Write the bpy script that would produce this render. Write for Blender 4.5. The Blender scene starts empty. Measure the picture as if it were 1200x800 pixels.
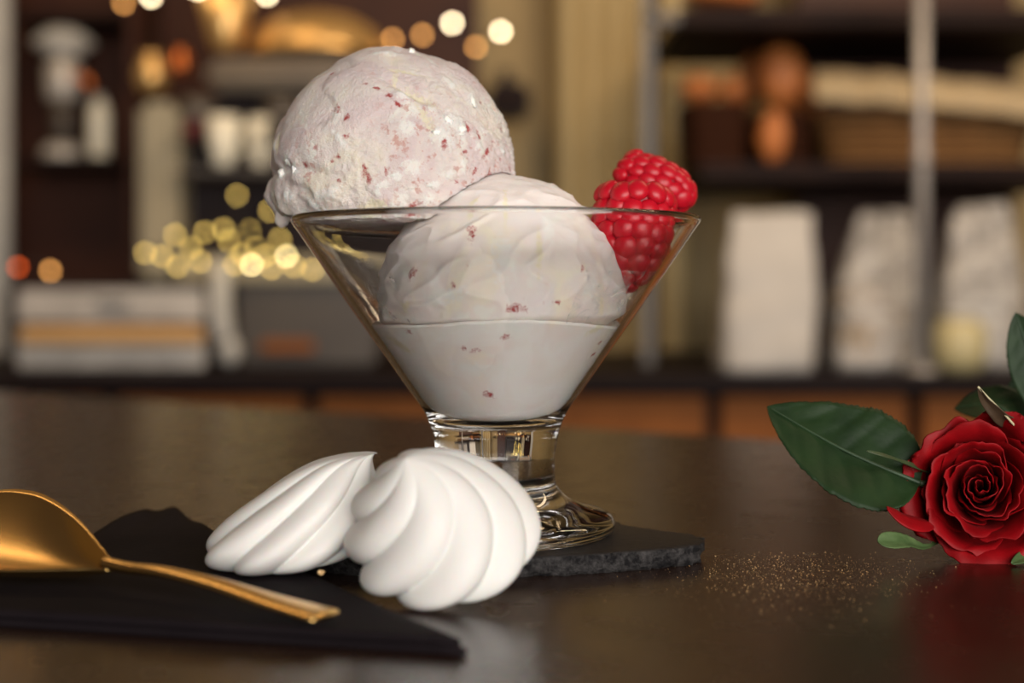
import bpy, bmesh, math, random
import numpy as np
from mathutils import Vector, Matrix, Quaternion, noise
R = math.radians
random.seed(7)
SC = bpy.context.scene
COL = SC.collection

# ------------------------------------------------------------------ camera
F = 1667.0                 # focal length in pixels of the 1200x800 frame
CH = 0.0717                # camera height above the table top (table top is z = 0)
YH = 330.0                 # row of the horizon
cam_d = bpy.data.cameras.new('camera')
cam = bpy.data.objects.new('camera', cam_d); COL.objects.link(cam)
cam.location = (0, 0, CH); cam.rotation_euler = (R(90), 0, 0)
cam_d.sensor_width = 36.0; cam_d.lens = 36.0 * F / 1200.0
cam_d.shift_y = -(400.0 - YH) / 1200.0
cam_d.clip_start = 0.01; cam_d.clip_end = 50
cam_d.dof.use_dof = True; cam_d.dof.focus_distance = 0.358; cam_d.dof.aperture_fstop = 6.6
SC.camera = cam

# ------------------------------------------------------------------ world, lights, exposure
w = bpy.data.worlds.new('world'); SC.world = w; w.use_nodes = True
bg = w.node_tree.nodes['Background']
bg.inputs[0].default_value = (0.80, 0.58, 0.44, 1); bg.inputs[1].default_value = 0.07

def area(name, loc, target, sx, sy, power, color):
    l = bpy.data.lights.new(name, 'AREA'); l.shape = 'RECTANGLE'; l.size = sx; l.size_y = sy
    l.energy = power; l.color = color
    o = bpy.data.objects.new(name, l); COL.objects.link(o); o.location = loc
    o.rotation_euler = (Vector(target) - Vector(loc)).to_track_quat('-Z', 'Y').to_euler()
    return o
area('window_daylight', (0.70, -1.70, 0.50), (0.0, 0.40, 0.05), 2.2, 1.3, 73.0, (1.0, 0.955, 0.90))
area('shop_ceiling_light', (-0.55, 1.25, 1.25), (-0.45, 2.1, 0.0), 0.9, 0.3, 6.5, (1.0, 0.68, 0.37))
area('shop_fill_lamp', (0.75, 0.95, 1.0), (0.45, 2.2, 0.05), 0.7, 0.4, 13.0, (1.0, 0.74, 0.48))  # unseen warm area lamp, added over the counter to brighten wall and shelves
vs = SC.view_settings
vs.view_transform = 'Standard'; vs.look = 'None'; vs.gamma = 1.0; vs.use_curve_mapping = False
vs.exposure = 0.0
cy = SC.cycles
cy.max_bounces = 14; cy.transmission_bounces = 14; cy.transparent_max_bounces = 12; cy.glossy_bounces = 6
cy.caustics_refractive = True; cy.caustics_reflective = True; cy.blur_glossy = 0.6
cy.use_denoising = True; cy.sample_clamp_indirect = 12.0

# ------------------------------------------------------------------ helpers
def P(px, py, d):
    """photo pixel + real distance (m) -> point in the place"""
    return Vector(((px - 600.0) * d / F, d, CH - (py - YH) * d / F))

def srgb(r, g, b):
    f = lambda c: (c / 12.92 if c <= 0.04045 else ((c + 0.055) / 1.055) ** 2.4)
    return tuple(f(v / 255.0) for v in (r, g, b)) + (1,)

class N:
    """tiny node-tree builder"""
    def __init__(self, name):
        self.m = bpy.data.materials.new(name); self.m.use_nodes = True
        self.t = self.m.node_tree; self.n = self.t.nodes; self.l = self.t.links
        self.b = self.n['Principled BSDF']; self.tc = self.n.new('ShaderNodeTexCoord')
    def noise(self, scale, detail=4, rough=0.55, dist=0.0, vec=None):
        k = self.n.new('ShaderNodeTexNoise'); k.inputs['Scale'].default_value = scale
        k.inputs['Detail'].default_value = detail; k.inputs['Roughness'].default_value = rough
        k.inputs['Distortion'].default_value = dist
        self.l.new(vec if vec else self.tc.outputs['Object'], k.inputs['Vector']); return k.outputs['Fac']
    def ramp(self, fac, *stops):
        k = self.n.new('ShaderNodeValToRGB'); e = k.color_ramp.elements
        while len(e) < len(stops): e.new(0.5)
        for el, (p, c) in zip(e, stops):
            el.position = p; el.color = c if len(c) == 4 else (*c, 1)
        self.l.new(fac, k.inputs[0]); return k.outputs[0]
    def mix(self, fac, a, b):
        k = self.n.new('ShaderNodeMix'); k.data_type = 'RGBA'
        for s, v in ((k.inputs[0], fac), (k.inputs[6], a), (k.inputs[7], b)):
            if hasattr(v, 'node'): self.l.new(v, s)
            else: s.default_value = v
        return k.outputs[2]
    def bump(self, h, strength=0.3, dist=0.001):
        k = self.n.new('ShaderNodeBump'); k.inputs['Strength'].default_value = strength
        k.inputs['Distance'].default_value = dist; self.l.new(h, k.inputs['Height'])
        self.l.new(k.outputs[0], self.b.inputs['Normal'])
    def set(self, **kw):
        for k, v in kw.items():
            s = self.b.inputs[k.replace('_', ' ')]
            if hasattr(v, 'node'): self.l.new(v, s)
            else: s.default_value = v
        return self

def pm(name, c1, c2=None, scale=30, rough=0.5, metal=0.0, bump=0.0, bdist=0.001, **kw):
    k = N(name); f = k.noise(scale)
    c2 = c2 or tuple(v * 0.75 for v in c1[:3]) + (1,)
    k.set(Base_Color=k.ramp(f, (0.3, c1), (0.7, c2)), Roughness=rough, Metallic=metal, **kw)
    if bump: k.bump(k.noise(scale * 3), bump, bdist)
    return k.m

def emit(name, col, strength):
    k = N(name); k.set(Base_Color=(*col[:3], 1), Roughness=0.3)
    k.b.inputs['Emission Color'].default_value = (*col[:3], 1); k.b.inputs['Emission Strength'].default_value = strength
    return k.m

def origin_of(o):
    v = Vector(o.location)
    while o.parent: o = o.parent; v += Vector(o.location)
    return v

def mesh(name, verts, faces, mat, parent=None, smooth=True, origin=None):
    """verts in world space -> one mesh object with its origin at its own foot"""
    vs_ = [Vector(v) for v in verts]
    if origin is None:
        lo = [min(v[i] for v in vs_) for i in range(3)]; hi = [max(v[i] for v in vs_) for i in range(3)]
        origin = Vector(((lo[0] + hi[0]) / 2, (lo[1] + hi[1]) / 2, lo[2]))
    me = bpy.data.meshes.new(name); me.from_pydata([v - origin for v in vs_], [], faces); me.update()
    if smooth: me.polygons.foreach_set('use_smooth', [True] * len(me.polygons))
    me.materials.append(mat)
    o = bpy.data.objects.new(name, me); COL.objects.link(o)
    o.location = origin
    if parent: o.parent = parent; o.location = origin - origin_of(parent)
    return o

def tag(o, label=None, cat=None, group=None, kind=None):
    if label: o['label'] = label
    if cat: o['category'] = cat
    if group: o['group'] = group
    if kind: o['kind'] = kind
    return o

def thing(name, loc, label, cat, group=None):
    o = bpy.data.objects.new(name, None); COL.objects.link(o); o.location = loc
    o.empty_display_size = 0.01
    return tag(o, label, cat, group)

def lathe(profile, seg=96, c=(0, 0, 0), closed=False):
    """profile of (r, z); r == 0 makes a pole"""
    vv, ff, rings = [], [], []
    for r, z in profile:
        if r < 1e-7:
            rings.append([len(vv)]); vv.append((c[0], c[1], c[2] + z))
        else:
            st = len(vv); rings.append(list(range(st, st + seg)))
            for i in range(seg):
                a = 2 * math.pi * i / seg
                vv.append((c[0] + r * math.cos(a), c[1] + r * math.sin(a), c[2] + z))
    prs = list(zip(rings, rings[1:])) + ([(rings[-1], rings[0])] if closed else [])
    for a, b in prs:
        for i in range(seg):
            j = (i + 1) % seg
            if len(a) == 1 and len(b) == 1: continue
            if len(a) == 1: ff.append((a[0], b[j], b[i]))
            elif len(b) == 1: ff.append((a[i], a[j], b[0]))
            else: ff.append((a[i], a[j], b[j], b[i]))
    return vv, ff

def box(lo, hi, bev=0.0, seg=2):
    bm = bmesh.new(); bmesh.ops.create_cube(bm, size=1)
    c = [(a + b) / 2 for a, b in zip(lo, hi)]; s = [abs(b - a) for a, b in zip(lo, hi)]
    for v in bm.verts: v.co = Vector((v.co.x * s[0] + c[0], v.co.y * s[1] + c[1], v.co.z * s[2] + c[2]))
    if bev: bmesh.ops.bevel(bm, geom=bm.edges[:], offset=min(bev, min(s) * 0.45), segments=seg, affect='EDGES')
    return take(bm)

def take(bm):
    bm.verts.index_update()
    v = [tuple(x.co) for x in bm.verts]; f = [tuple(q.index for q in p.verts) for p in bm.faces]
    bm.free(); return v, f

def pbox(px0, py0, px1, py1, d, depth, bev=0.004):
    """box whose FRONT face covers the pixel rectangle at distance d"""
    a, b = P(px0, py1, d), P(px1, py0, d)
    return box((a.x, d, a.z), (b.x, d + depth, b.z), bev)

def ico(sub, r=1.0):
    bm = bmesh.new(); bmesh.ops.create_icosphere(bm, subdivisions=sub, radius=r); return take(bm)

def tube(pts, rad, seg=10, flat=None, up=Vector((0, 0, 1))):
    """swept tube; rad a number or a list; flat = (width, thick) lists for an elliptic section"""
    pts = [Vector(p) for p in pts]; n = len(pts); vv, ff = [], []
    for i, p in enumerate(pts):
        t = (pts[min(i + 1, n - 1)] - pts[max(i - 1, 0)]).normalized()
        s = t.cross(up); s = s.normalized() if s.length > 1e-5 else Vector((1, 0, 0))
        u = s.cross(t).normalized()
        a, b = (flat[0][i], flat[1][i]) if flat else ((rad[i], rad[i]) if isinstance(rad, (list, tuple)) else (rad, rad))
        for k in range(seg):
            q = 2 * math.pi * k / seg
            vv.append(p + s * (a * math.cos(q)) + u * (b * math.sin(q)))
    for i in range(n - 1):
        for k in range(seg):
            j = (k + 1) % seg
            ff.append((i * seg + k, i * seg + j, (i + 1) * seg + j, (i + 1) * seg + k))
    ff.append(tuple(reversed(range(seg)))); ff.append(tuple(range((n - 1) * seg, n * seg)))
    return vv, ff

def xf(vf, M):
    return [M @ Vector(v) for v in vf[0]], vf[1]

def frame(z, x=None):
    """rotation with local z along z"""
    z = Vector(z).normalized(); x = Vector(x) if x else (Vector((0, 0, 1)) if abs(z.z) < 0.9 else Vector((1, 0, 0)))
    y = z.cross(x).normalized(); x = y.cross(z).normalized()
    return Matrix((x, y, z)).transposed().to_4x4()

def catmull(pts, n=8, closed=False):
    pts = [Vector(p) for p in pts]; m = len(pts); out = []
    for i in range(m if closed else m - 1):
        g = (lambda k: pts[k % m]) if closed else (lambda k: pts[max(0, min(m - 1, k))])
        p0, p1, p2, p3 = g(i - 1), g(i), g(i + 1), g(i + 2)
        for k in range(n):
            t = k / n
            out.append(0.5 * ((2 * p1) + (p2 - p0) * t + (2 * p0 - 5 * p1 + 4 * p2 - p3) * t * t + (3 * p1 - p0 - 3 * p2 + p3) * t ** 3))
    if not closed: out.append(pts[-1])
    return out

def fbm(p, s, o=4): return noise.fractal(p * s, 1.0, 2.0, o)

# ------------------------------------------------------------------ materials
M = {}
k = N('dark_table_lacquer')
f = k.noise(9, 5); g = k.noise(900, 3)
k.set(Base_Color=k.ramp(f, (0.3, (0.020, 0.0085, 0.0055)), (0.7, (0.030, 0.014, 0.009))),
      Roughness=k.ramp(k.noise(60, 4), (0.3, (0.23,) * 3), (0.7, (0.29,) * 3)), Specular_IOR_Level=0.55)
k.bump(g, 0.18, 0.0004); M['table'] = k.m

k = N('clear_glass'); k.set(Base_Color=(0.985, 0.99, 0.99, 1), Roughness=0.0, IOR=1.47, Transmission_Weight=1.0)
M['glass'] = k.m

def ice_cream(name, pinkness, speck, rough_bump, lift=1.0):
    k = N(name)
    base = k.ramp(k.noise(55, 5, 0.6, 0.8), (0.32, (0.86 * lift, 0.78 * lift, 0.64 * lift)), (0.45, (0.82 * lift, 0.73 * lift, 0.68 * lift)), (0.60, pinkness))
    white = k.ramp(k.noise(120, 3, 0.5, 0.3), (0.60, (0, 0, 0)), (0.68, (1, 1, 1)))
    c = k.mix(white, base, (0.88, 0.84, 0.78, 1))
    grain = k.ramp(k.noise(420, 4, 0.6), (speck, (0, 0, 0)), (speck + 0.10, (1, 1, 1)))
    region = k.ramp(k.noise(38, 3, 0.5, 0.4), (0.44, (0, 0, 0)), (0.60, (0.72, 0.72, 0.72)))
    mm = k.n.new('ShaderNodeMath'); mm.operation = 'MULTIPLY'; k.l.new(grain, mm.inputs[0]); k.l.new(region, mm.inputs[1])
    c = k.mix(mm.outputs[0], c, (0.60, 0.30, 0.25, 1))
    # flecks of fruit, meringue crumb and cream ripple folded into the mass
    at = k.n.new('ShaderNodeAttribute'); at.attribute_name = 'mark'
    sp = k.n.new('ShaderNodeSeparateColor'); k.l.new(at.outputs['Color'], sp.inputs[0])
    wob = k.noise(760, 4, 0.7)
    for ch, col, lo, hi in ((1, (0.88, 0.845, 0.80, 1), 0.35, 0.80), (2, (0.84, 0.755, 0.57, 1), 0.35, 0.85), (0, (0.42, 0.075, 0.07, 1), 0.48, 1.0)):
        a = k.n.new('ShaderNodeMath'); a.operation = 'MULTIPLY_ADD'; k.l.new(wob, a.inputs[0]); a.inputs[1].default_value = 2.0
        k.l.new(sp.outputs[ch], a.inputs[2])
        b = k.n.new('ShaderNodeMath'); b.operation = 'SUBTRACT'; k.l.new(a.outputs[0], b.inputs[0]); b.inputs[1].default_value = 1.0
        c = k.mix(k.ramp(b.outputs[0], (lo, (0, 0, 0)), (hi, (1, 1, 1))), c, col)
    k.set(Base_Color=c, Roughness=0.62, Specular_IOR_Level=0.2, Subsurface_Weight=0.3, Subsurface_Scale=0.003)
    k.b.inputs['Subsurface Radius'].default_value = (1.0, 0.6, 0.45)
    k.bump(k.noise(800, 6, 0.75), rough_bump, 0.0010)
    return k.m
M['ice_pink'] = ice_cream('raspberry_meringue_ice_cream', (0.76, 0.635, 0.62, 1), 0.55, 0.95)
M['ice_pale'] = ice_cream('pale_cream_ice_cream', (0.86, 0.785, 0.755, 1), 0.66, 0.25, 1.06)
M['ice_melt'] = ice_cream('melted_ice_cream', (0.92, 0.87, 0.83, 1), 0.72, 0.05, 1.09)
k = N('thin_ice_cream_smear'); nz = k.noise(190, 5, 0.65, 0.6)
k.set(Base_Color=(0.80, 0.72, 0.68, 1), Roughness=0.5, Alpha=k.ramp(nz, (0.45, (0, 0, 0)), (0.75, (0.6, 0.6, 0.6)))); M['smear'] = k.m
M['chunk'] = pm('white_meringue_crumb', (0.89, 0.85, 0.80, 1), (0.86, 0.81, 0.76, 1), 300, 0.5, bump=0.3, Subsurface_Weight=0.2, Subsurface_Scale=0.002)
M['berrybit'] = pm('raspberry_fleck', (0.34, 0.035, 0.045, 1), (0.52, 0.12, 0.11, 1), 500, 0.35)
M['berrybit_pale'] = pm('pale_raspberry_fleck', (0.50, 0.17, 0.14, 1), (0.60, 0.30, 0.24, 1), 500, 0.4)
M['creambit'] = pm('yellow_cream_ripple', (0.78, 0.66, 0.42, 1), (0.74, 0.60, 0.40, 1), 300, 0.4)
M['meringue'] = pm('baked_meringue', (0.80, 0.78, 0.75, 1), (0.78, 0.755, 0.725, 1), 120, 0.55, bump=0.10, bdist=0.0004, Subsurface_Weight=0.25, Subsurface_Scale=0.004)
k = N('raspberry_skin'); k.set(Base_Color=k.ramp(k.noise(160, 3), (0.35, (0.42, 0.003, 0.012)), (0.7, (0.54, 0.006, 0.022))), Roughness=0.36,
      Subsurface_Weight=0.35, Subsurface_Scale=0.003, Specular_IOR_Level=0.4)
k.b.inputs['Subsurface Radius'].default_value = (1.0, 0.12, 0.12); M['rasp'] = k.m
M['rasp_core'] = pm('raspberry_core', (0.30, 0.004, 0.014, 1), (0.22, 0.003, 0.01, 1), 300, 0.45)
M['hair'] = pm('raspberry_style', (0.14, 0.05, 0.03, 1), None, 300, 0.6)
k = N('slate_stone'); f = k.noise(70, 6, 0.65)
k.set(Base_Color=k.ramp(f, (0.3, (0.006, 0.005, 0.0055)), (0.72, (0.018, 0.015, 0.016))), Roughness=0.5, Specular_IOR_Level=0.3)
k.bump(k.noise(480, 6, 0.75), 0.9, 0.0013); M['slate'] = k.m
k = N('split_slate_edge'); f = k.noise(330, 6, 0.75)
k.set(Base_Color=k.ramp(f, (0.42, (0.007, 0.006, 0.007)), (0.70, (0.10, 0.092, 0.09))), Roughness=0.6, Specular_IOR_Level=0.3)
k.bump(k.noise(420, 6, 0.75), 1.0, 0.0016); M['slate_edge'] = k.m
k = N('black_napkin_paper')
k.set(Base_Color=k.ramp(k.noise(50, 4), (0.3, (0.007, 0.0045, 0.006)), (0.7, (0.011, 0.0075, 0.009))), Roughness=0.85, Specular_IOR_Level=0.12)
k.bump(k.noise(650, 4), 0.35, 0.0004); M['napkin'] = k.m
k = N('polished_gold'); k.set(Base_Color=k.ramp(k.noise(40, 2), (0.3, (0.82, 0.53, 0.20)), (0.7, (0.78, 0.49, 0.17))), Metallic=1.0, Roughness=0.27)
M['gold'] = k.m
M['glitter'] = pm('gold_glitter', (0.95, 0.68, 0.36, 1), (0.85, 0.5, 0.2, 1), 900, 0.3, metal=0.35)
k = N('rose_petal_velvet'); f = k.noise(120, 4, 0.6)
k.set(Base_Color=k.ramp(f, (0.3, (0.19, 0.0006, 0.0025)), (0.7, (0.32, 0.0012, 0.0045))), Roughness=0.55, Sheen_Weight=0.02, Specular_IOR_Level=0.22)
k.b.inputs['Sheen Tint'].default_value = (1, 0.25, 0.25, 1)
k.bump(k.noise(260, 4, 0.6, 0.6), 0.2, 0.0006); M['petal'] = k.m
k = N('rose_leaf_green'); f = k.noise(90, 4)
k.set(Base_Color=k.ramp(f, (0.3, (0.009, 0.024, 0.007)), (0.7, (0.017, 0.040, 0.011))), Roughness=0.55, Specular_IOR_Level=0.22)
k.bump(k.noise(420, 4), 0.25, 0.0005); M['leaf'] = k.m
M['vein'] = pm('leaf_vein', (0.024, 0.055, 0.022, 1), (0.030, 0.065, 0.026, 1), 200, 0.5)
M['sepal'] = pm('pale_green_sepal', (0.05, 0.10, 0.03, 1), (0.11, 0.17, 0.06, 1), 260, 0.5)
M['sepal_brown'] = pm('brown_dried_sepal', (0.050, 0.030, 0.016, 1), (0.085, 0.052, 0.028, 1), 260, 0.55)
M['sepal_edge'] = pm('cream_sepal_edge', (0.62, 0.56, 0.34, 1), None, 200, 0.5)
M['stem'] = pm('rose_stem_green', (0.035, 0.085, 0.028, 1), (0.05, 0.06, 0.025, 1), 150, 0.5)
# shop
M['wall'] = pm('tan_wall_paint', (0.38, 0.27, 0.115, 1), (0.34, 0.24, 0.10, 1), 3, 0.6, bump=0.1)
M['pilaster'] = pm('cream_fluted_paint', (0.52, 0.40, 0.20, 1), (0.47, 0.36, 0.18, 1), 4, 0.5, bump=0.1)
M['darkwood'] = pm('dark_stained_wood', (0.011, 0.005, 0.005, 1), (0.018, 0.008, 0.006, 1), 9, 0.6, bump=0.2, Specular_IOR_Level=0.1)
M['maroonwood'] = pm('reddish_brown_wood', (0.040, 0.013, 0.008, 1), (0.060, 0.019, 0.009, 1), 8, 0.5, bump=0.2, Specular_IOR_Level=0.2)
M['brownwood'] = pm('warm_brown_wood', (0.27, 0.092, 0.022, 1), (0.18, 0.060, 0.015, 1), 7, 0.6, bump=0.2, Specular_IOR_Level=0.12)
M['black'] = pm('black_enamel', (0.012, 0.007, 0.008, 1), (0.018, 0.010, 0.010, 1), 20, 0.5, Specular_IOR_Level=0.15)
M['blackstone'] = pm('black_worktop', (0.009, 0.005, 0.006, 1), (0.013, 0.008, 0.008, 1), 25, 0.6, Specular_IOR_Level=0.1)
M['steel'] = pm('brushed_steel', (0.62, 0.58, 0.53, 1), (0.40, 0.37, 0.34, 1), 40, 0.4, metal=0.25)
M['chrome'] = pm('chrome', (0.40, 0.375, 0.36, 1), (0.34, 0.32, 0.31, 1), 30, 0.4, metal=0.3)
M['brass'] = pm('warm_brass', (0.80, 0.52, 0.21, 1), (0.72, 0.44, 0.16, 1), 30, 0.36, metal=0.7)
M['goldpaint'] = pm('satin_gold_strip', (0.66, 0.40, 0.17, 1), (0.60, 0.35, 0.14, 1), 30, 0.4, metal=0.2)
M['copper'] = pm('copper', (0.80, 0.24, 0.06, 1), (0.70, 0.18, 0.05, 1), 30, 0.3, metal=0.8)
M['panelgrey'] = pm('grey_machine_panel', (0.34, 0.30, 0.21, 1), (0.29, 0.25, 0.17, 1), 12, 0.4)
M['greytan'] = pm('taupe_panel', (0.15, 0.115, 0.075, 1), (0.12, 0.09, 0.06, 1), 12, 0.4)
M['greydark'] = pm('charcoal_panel', (0.075, 0.060, 0.048, 1), (0.06, 0.048, 0.04, 1), 12, 0.4)
M['china'] = pm('white_china', (0.86, 0.82, 0.68, 1), (0.80, 0.76, 0.62, 1), 20, 0.3)
M['whiteplastic'] = pm('off_white_plastic', (0.50, 0.49, 0.46, 1), (0.44, 0.43, 0.41, 1), 20, 0.4)
M['redplastic'] = pm('dark_red_plastic', (0.12, 0.012, 0.018, 1), None, 20, 0.4)
M['bread'] = pm('brown_bread_crust', (0.48, 0.16, 0.035, 1), (0.32, 0.09, 0.02, 1), 30, 0.6, bump=0.4)
M['wicker'] = pm('dark_wicker', (0.050, 0.017, 0.008, 1), (0.026, 0.009, 0.005, 1), 60, 0.7, bump=0.5, Specular_IOR_Level=0.08)
M['wicker_tan'] = pm('tan_wicker', (0.20, 0.105, 0.042, 1), (0.14, 0.07, 0.028, 1), 60, 0.7, bump=0.5, Specular_IOR_Level=0.08)
M['cloth'] = pm('cream_linen', (0.46, 0.36, 0.22, 1), (0.40, 0.31, 0.19, 1), 40, 0.7, bump=0.3)
M['paper'] = pm('white_paper', (0.48, 0.46, 0.44, 1), (0.42, 0.40, 0.38, 1), 25, 0.6, bump=0.4, bdist=0.004)
k = N('clear_cellophane'); k.set(Base_Color=k.ramp(k.noise(20, 3), (0.35, (0.62, 0.60, 0.58)), (0.65, (0.42, 0.40, 0.38))), Roughness=0.3, Alpha=k.ramp(k.noise(22, 3, 0.5, 1.2), (0.35, (0.25,) * 3), (0.65, (0.85,) * 3)))
k.bump(k.noise(35, 3, 0.5, 1.0), 0.6, 0.01); M['cello'] = k.m
M['biscuit'] = pm('beige_biscuit', (0.60, 0.44, 0.26, 1), (0.52, 0.36, 0.19, 1), 40, 0.7, bump=0.4)
M['lemon'] = pm('pale_yellow_glaze', (0.50, 0.44, 0.25, 1), (0.44, 0.38, 0.20, 1), 20, 0.4)
M['floor'] = pm('brown_floor', (0.10, 0.055, 0.03, 1), (0.07, 0.04, 0.022, 1), 6, 0.5)
M['bulb_white'] = emit('warm_white_bulb', (1.0, 0.80, 0.50), 22)
M['bulb_gold'] = emit('golden_bulb', (1.0, 0.68, 0.17), 8)
M['bulb_gold2'] = emit('bright_golden_bulb', (1.0, 0.78, 0.34), 22)
M['bulb_amber'] = emit('amber_bulb', (1.0, 0.45, 0.12), 7)
M['bulb_red'] = emit('orange_red_bulb', (1.0, 0.13, 0.02), 4.5)
M['wire'] = pm('dark_cable', (0.015, 0.010, 0.009, 1), None, 40, 0.6)

# ------------------------------------------------------------------ setting: room
CZ = -0.047               # top of the back counter
tag(mesh('floor', *box((-3, -1.5, -0.95), (3, 3.2, -0.90)), M['floor'], smooth=False), kind='structure')
tag(mesh('wall_back', *box((-3, 2.62, -0.90), (3, 2.72, 1.9)), M['wall'], smooth=False), kind='structure')
tag(mesh('wall_right', *box((3.0, 0.6, -0.90), (3.1, 2.72, 1.9)), M['wall'], smooth=False), kind='structure')
tag(mesh('wall_left', *box((-3.1, 0.6, -0.90), (-3.0, 2.72, 1.9)), M['wall'], smooth=False), kind='structure')
# fluted pilaster: a plate with rounded vertical flutes, standing proud of the back wall
def fluted(px0, px1, d, n, z0, z1):
    a, b = P(px0, 0, d).x, P(px1, 0, d).x; vv, ff = [], []; prof = []
    m = 12; wd = (b - a) / n
    for i in range(n):
        for j in range(m):
            t = j / m
            prof.append((a + wd * (i + t), d - 0.022 * math.sin(math.pi * t) ** 0.7))
    prof.append((b, d)); prof += [(b, 2.62), (a, 2.62)]
    for x, y in prof: vv += [(x, y, z0), (x, y, z1)]
    q = len(prof)
    for i in range(q):
        j = (i + 1) % q; ff.append((2 * i, 2 * j, 2 * j + 1, 2 * i + 1))
    return vv, ff
tag(mesh('trim_1', *fluted(652, 762, 2.48, 4, CZ, 1.9), M['pilaster'], smooth=False), kind='structure')
tag(mesh('trim_2', *fluted(772, 806, 2.50, 1, CZ, 1.9), M['pilaster'], smooth=False), kind='structure')
# white door jamb at the far left
ja, jb = P(-40, 0, 2.3), P(7, 0, 2.3)
tag(mesh('door_1', *box((ja.x, 2.3, -0.9), (jb.x, 2.33, 1.5), 0.006), M['whiteplastic'], smooth=False), kind='structure')

# ------------------------------------------------------------------ table
A_, B_ = Vector((-0.80, 1.23, 0)), Vector((0.90, 0.135, 0))     # far edge runs from far left to near right
dirn = (Vector((0.115, 0.64, 0)) - Vector((-0.335, 0.93, 0)))
def far(x): return 0.93 + (x + 0.335) * dirn.y / dirn.x
def table_mesh():
    bm = bmesh.new()
    c = [(-0.75, -0.35), (0.75, -0.35), (0.75, far(0.75) + 0.02), (-0.75, far(-0.75))]
    lo = [bm.verts.new((x, y, -0.032)) for x, y in c]; hi = [bm.verts.new((x, y, 0)) for x, y in c]
    bm.faces.new(hi); bm.faces.new(lo[::-1])
    for i in range(4): j = (i + 1) % 4; bm.faces.new((lo[i], lo[j], hi[j], hi[i]))
    bmesh.ops.recalc_face_normals(bm, faces=bm.faces[:])
    bmesh.ops.bevel(bm, geom=[e for e in bm.edges], offset=0.004, segments=3, affect='EDGES')
    return take(bm)
tb = thing('bar_table', (0, 0.2, -0.90), 'dark brown lacquered table the dessert stands on', 'table')
mesh('table_top', *table_mesh(), M['table'], tb, smooth=False)
for x, y in ((-0.68, -0.28), (0.68, -0.28), (0.68, 0.10), (-0.68, far(-0.68) - 0.1)):
    mesh('leg', *box((x - 0.03, y - 0.03, -0.90), (x + 0.03, y + 0.03, -0.032), 0.004), M['darkwood'], tb, smooth=False)

# ------------------------------------------------------------------ back counter with cabinets
cx0, cx1 = -1.04, 1.04
tag(mesh('counter_worktop', *box((cx0, 1.80, CZ - 0.020), (cx1, 2.48, CZ), 0.004), M['blackstone'], smooth=False),
    'long black worktop of the back counter carrying machine and bags', 'worktop')
n = 4; wdt = (cx1 - cx0) / n
where = ['leftmost, under the steel drawers', 'left of the glass stem', 'right of the glass stem', 'rightmost, behind the rose']
for i in range(n):
    x0, x1 = cx0 + i * wdt, cx0 + (i + 1) * wdt
    c = thing('base_cabinet', ((x0 + x1) / 2, 2.1, -0.90), 'warm brown wooden base cabinet of back counter, ' + where[i], 'cabinet', 'base cabinets of the back counter')
    mesh('body', *box((x0 + 0.002, 1.86, -0.86), (x1 - 0.002, 2.46, CZ - 0.020)), M['darkwood'], c, smooth=False)
    mesh('plinth', *box((x0 + 0.002, 1.90, -0.90), (x1 - 0.002, 2.44, -0.86)), M['black'], c, smooth=False)
    for s in (0, 1):
        u0 = x0 + 0.01 + s * wdt / 2; u1 = u0 + wdt / 2 - 0.02
        dr = mesh('door', *box((u0, 1.835, -0.84), (u1, 1.858, CZ - 0.030), 0.003), M['brownwood'], c, smooth=False)
        for q in (0, 1):
            v0 = u0 + 0.035 if q == 0 else u1 - 0.035 - 0.006
        mesh('door_panel', *box((u0 + 0.045, 1.829, -0.79), (u1 - 0.045, 1.834, CZ - 0.095), 0.002), M['brownwood'], dr, smooth=False)
        hx = u1 - 0.02 if s == 0 else u0 + 0.02
        mesh('handle', *tube([(hx, 1.835, CZ - 0.16), (hx, 1.815, CZ - 0.165), (hx, 1.815, CZ - 0.235), (hx, 1.835, CZ - 0.24)], 0.004, 8, up=Vector((1, 0, 0))), M['brass'], dr)

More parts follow.
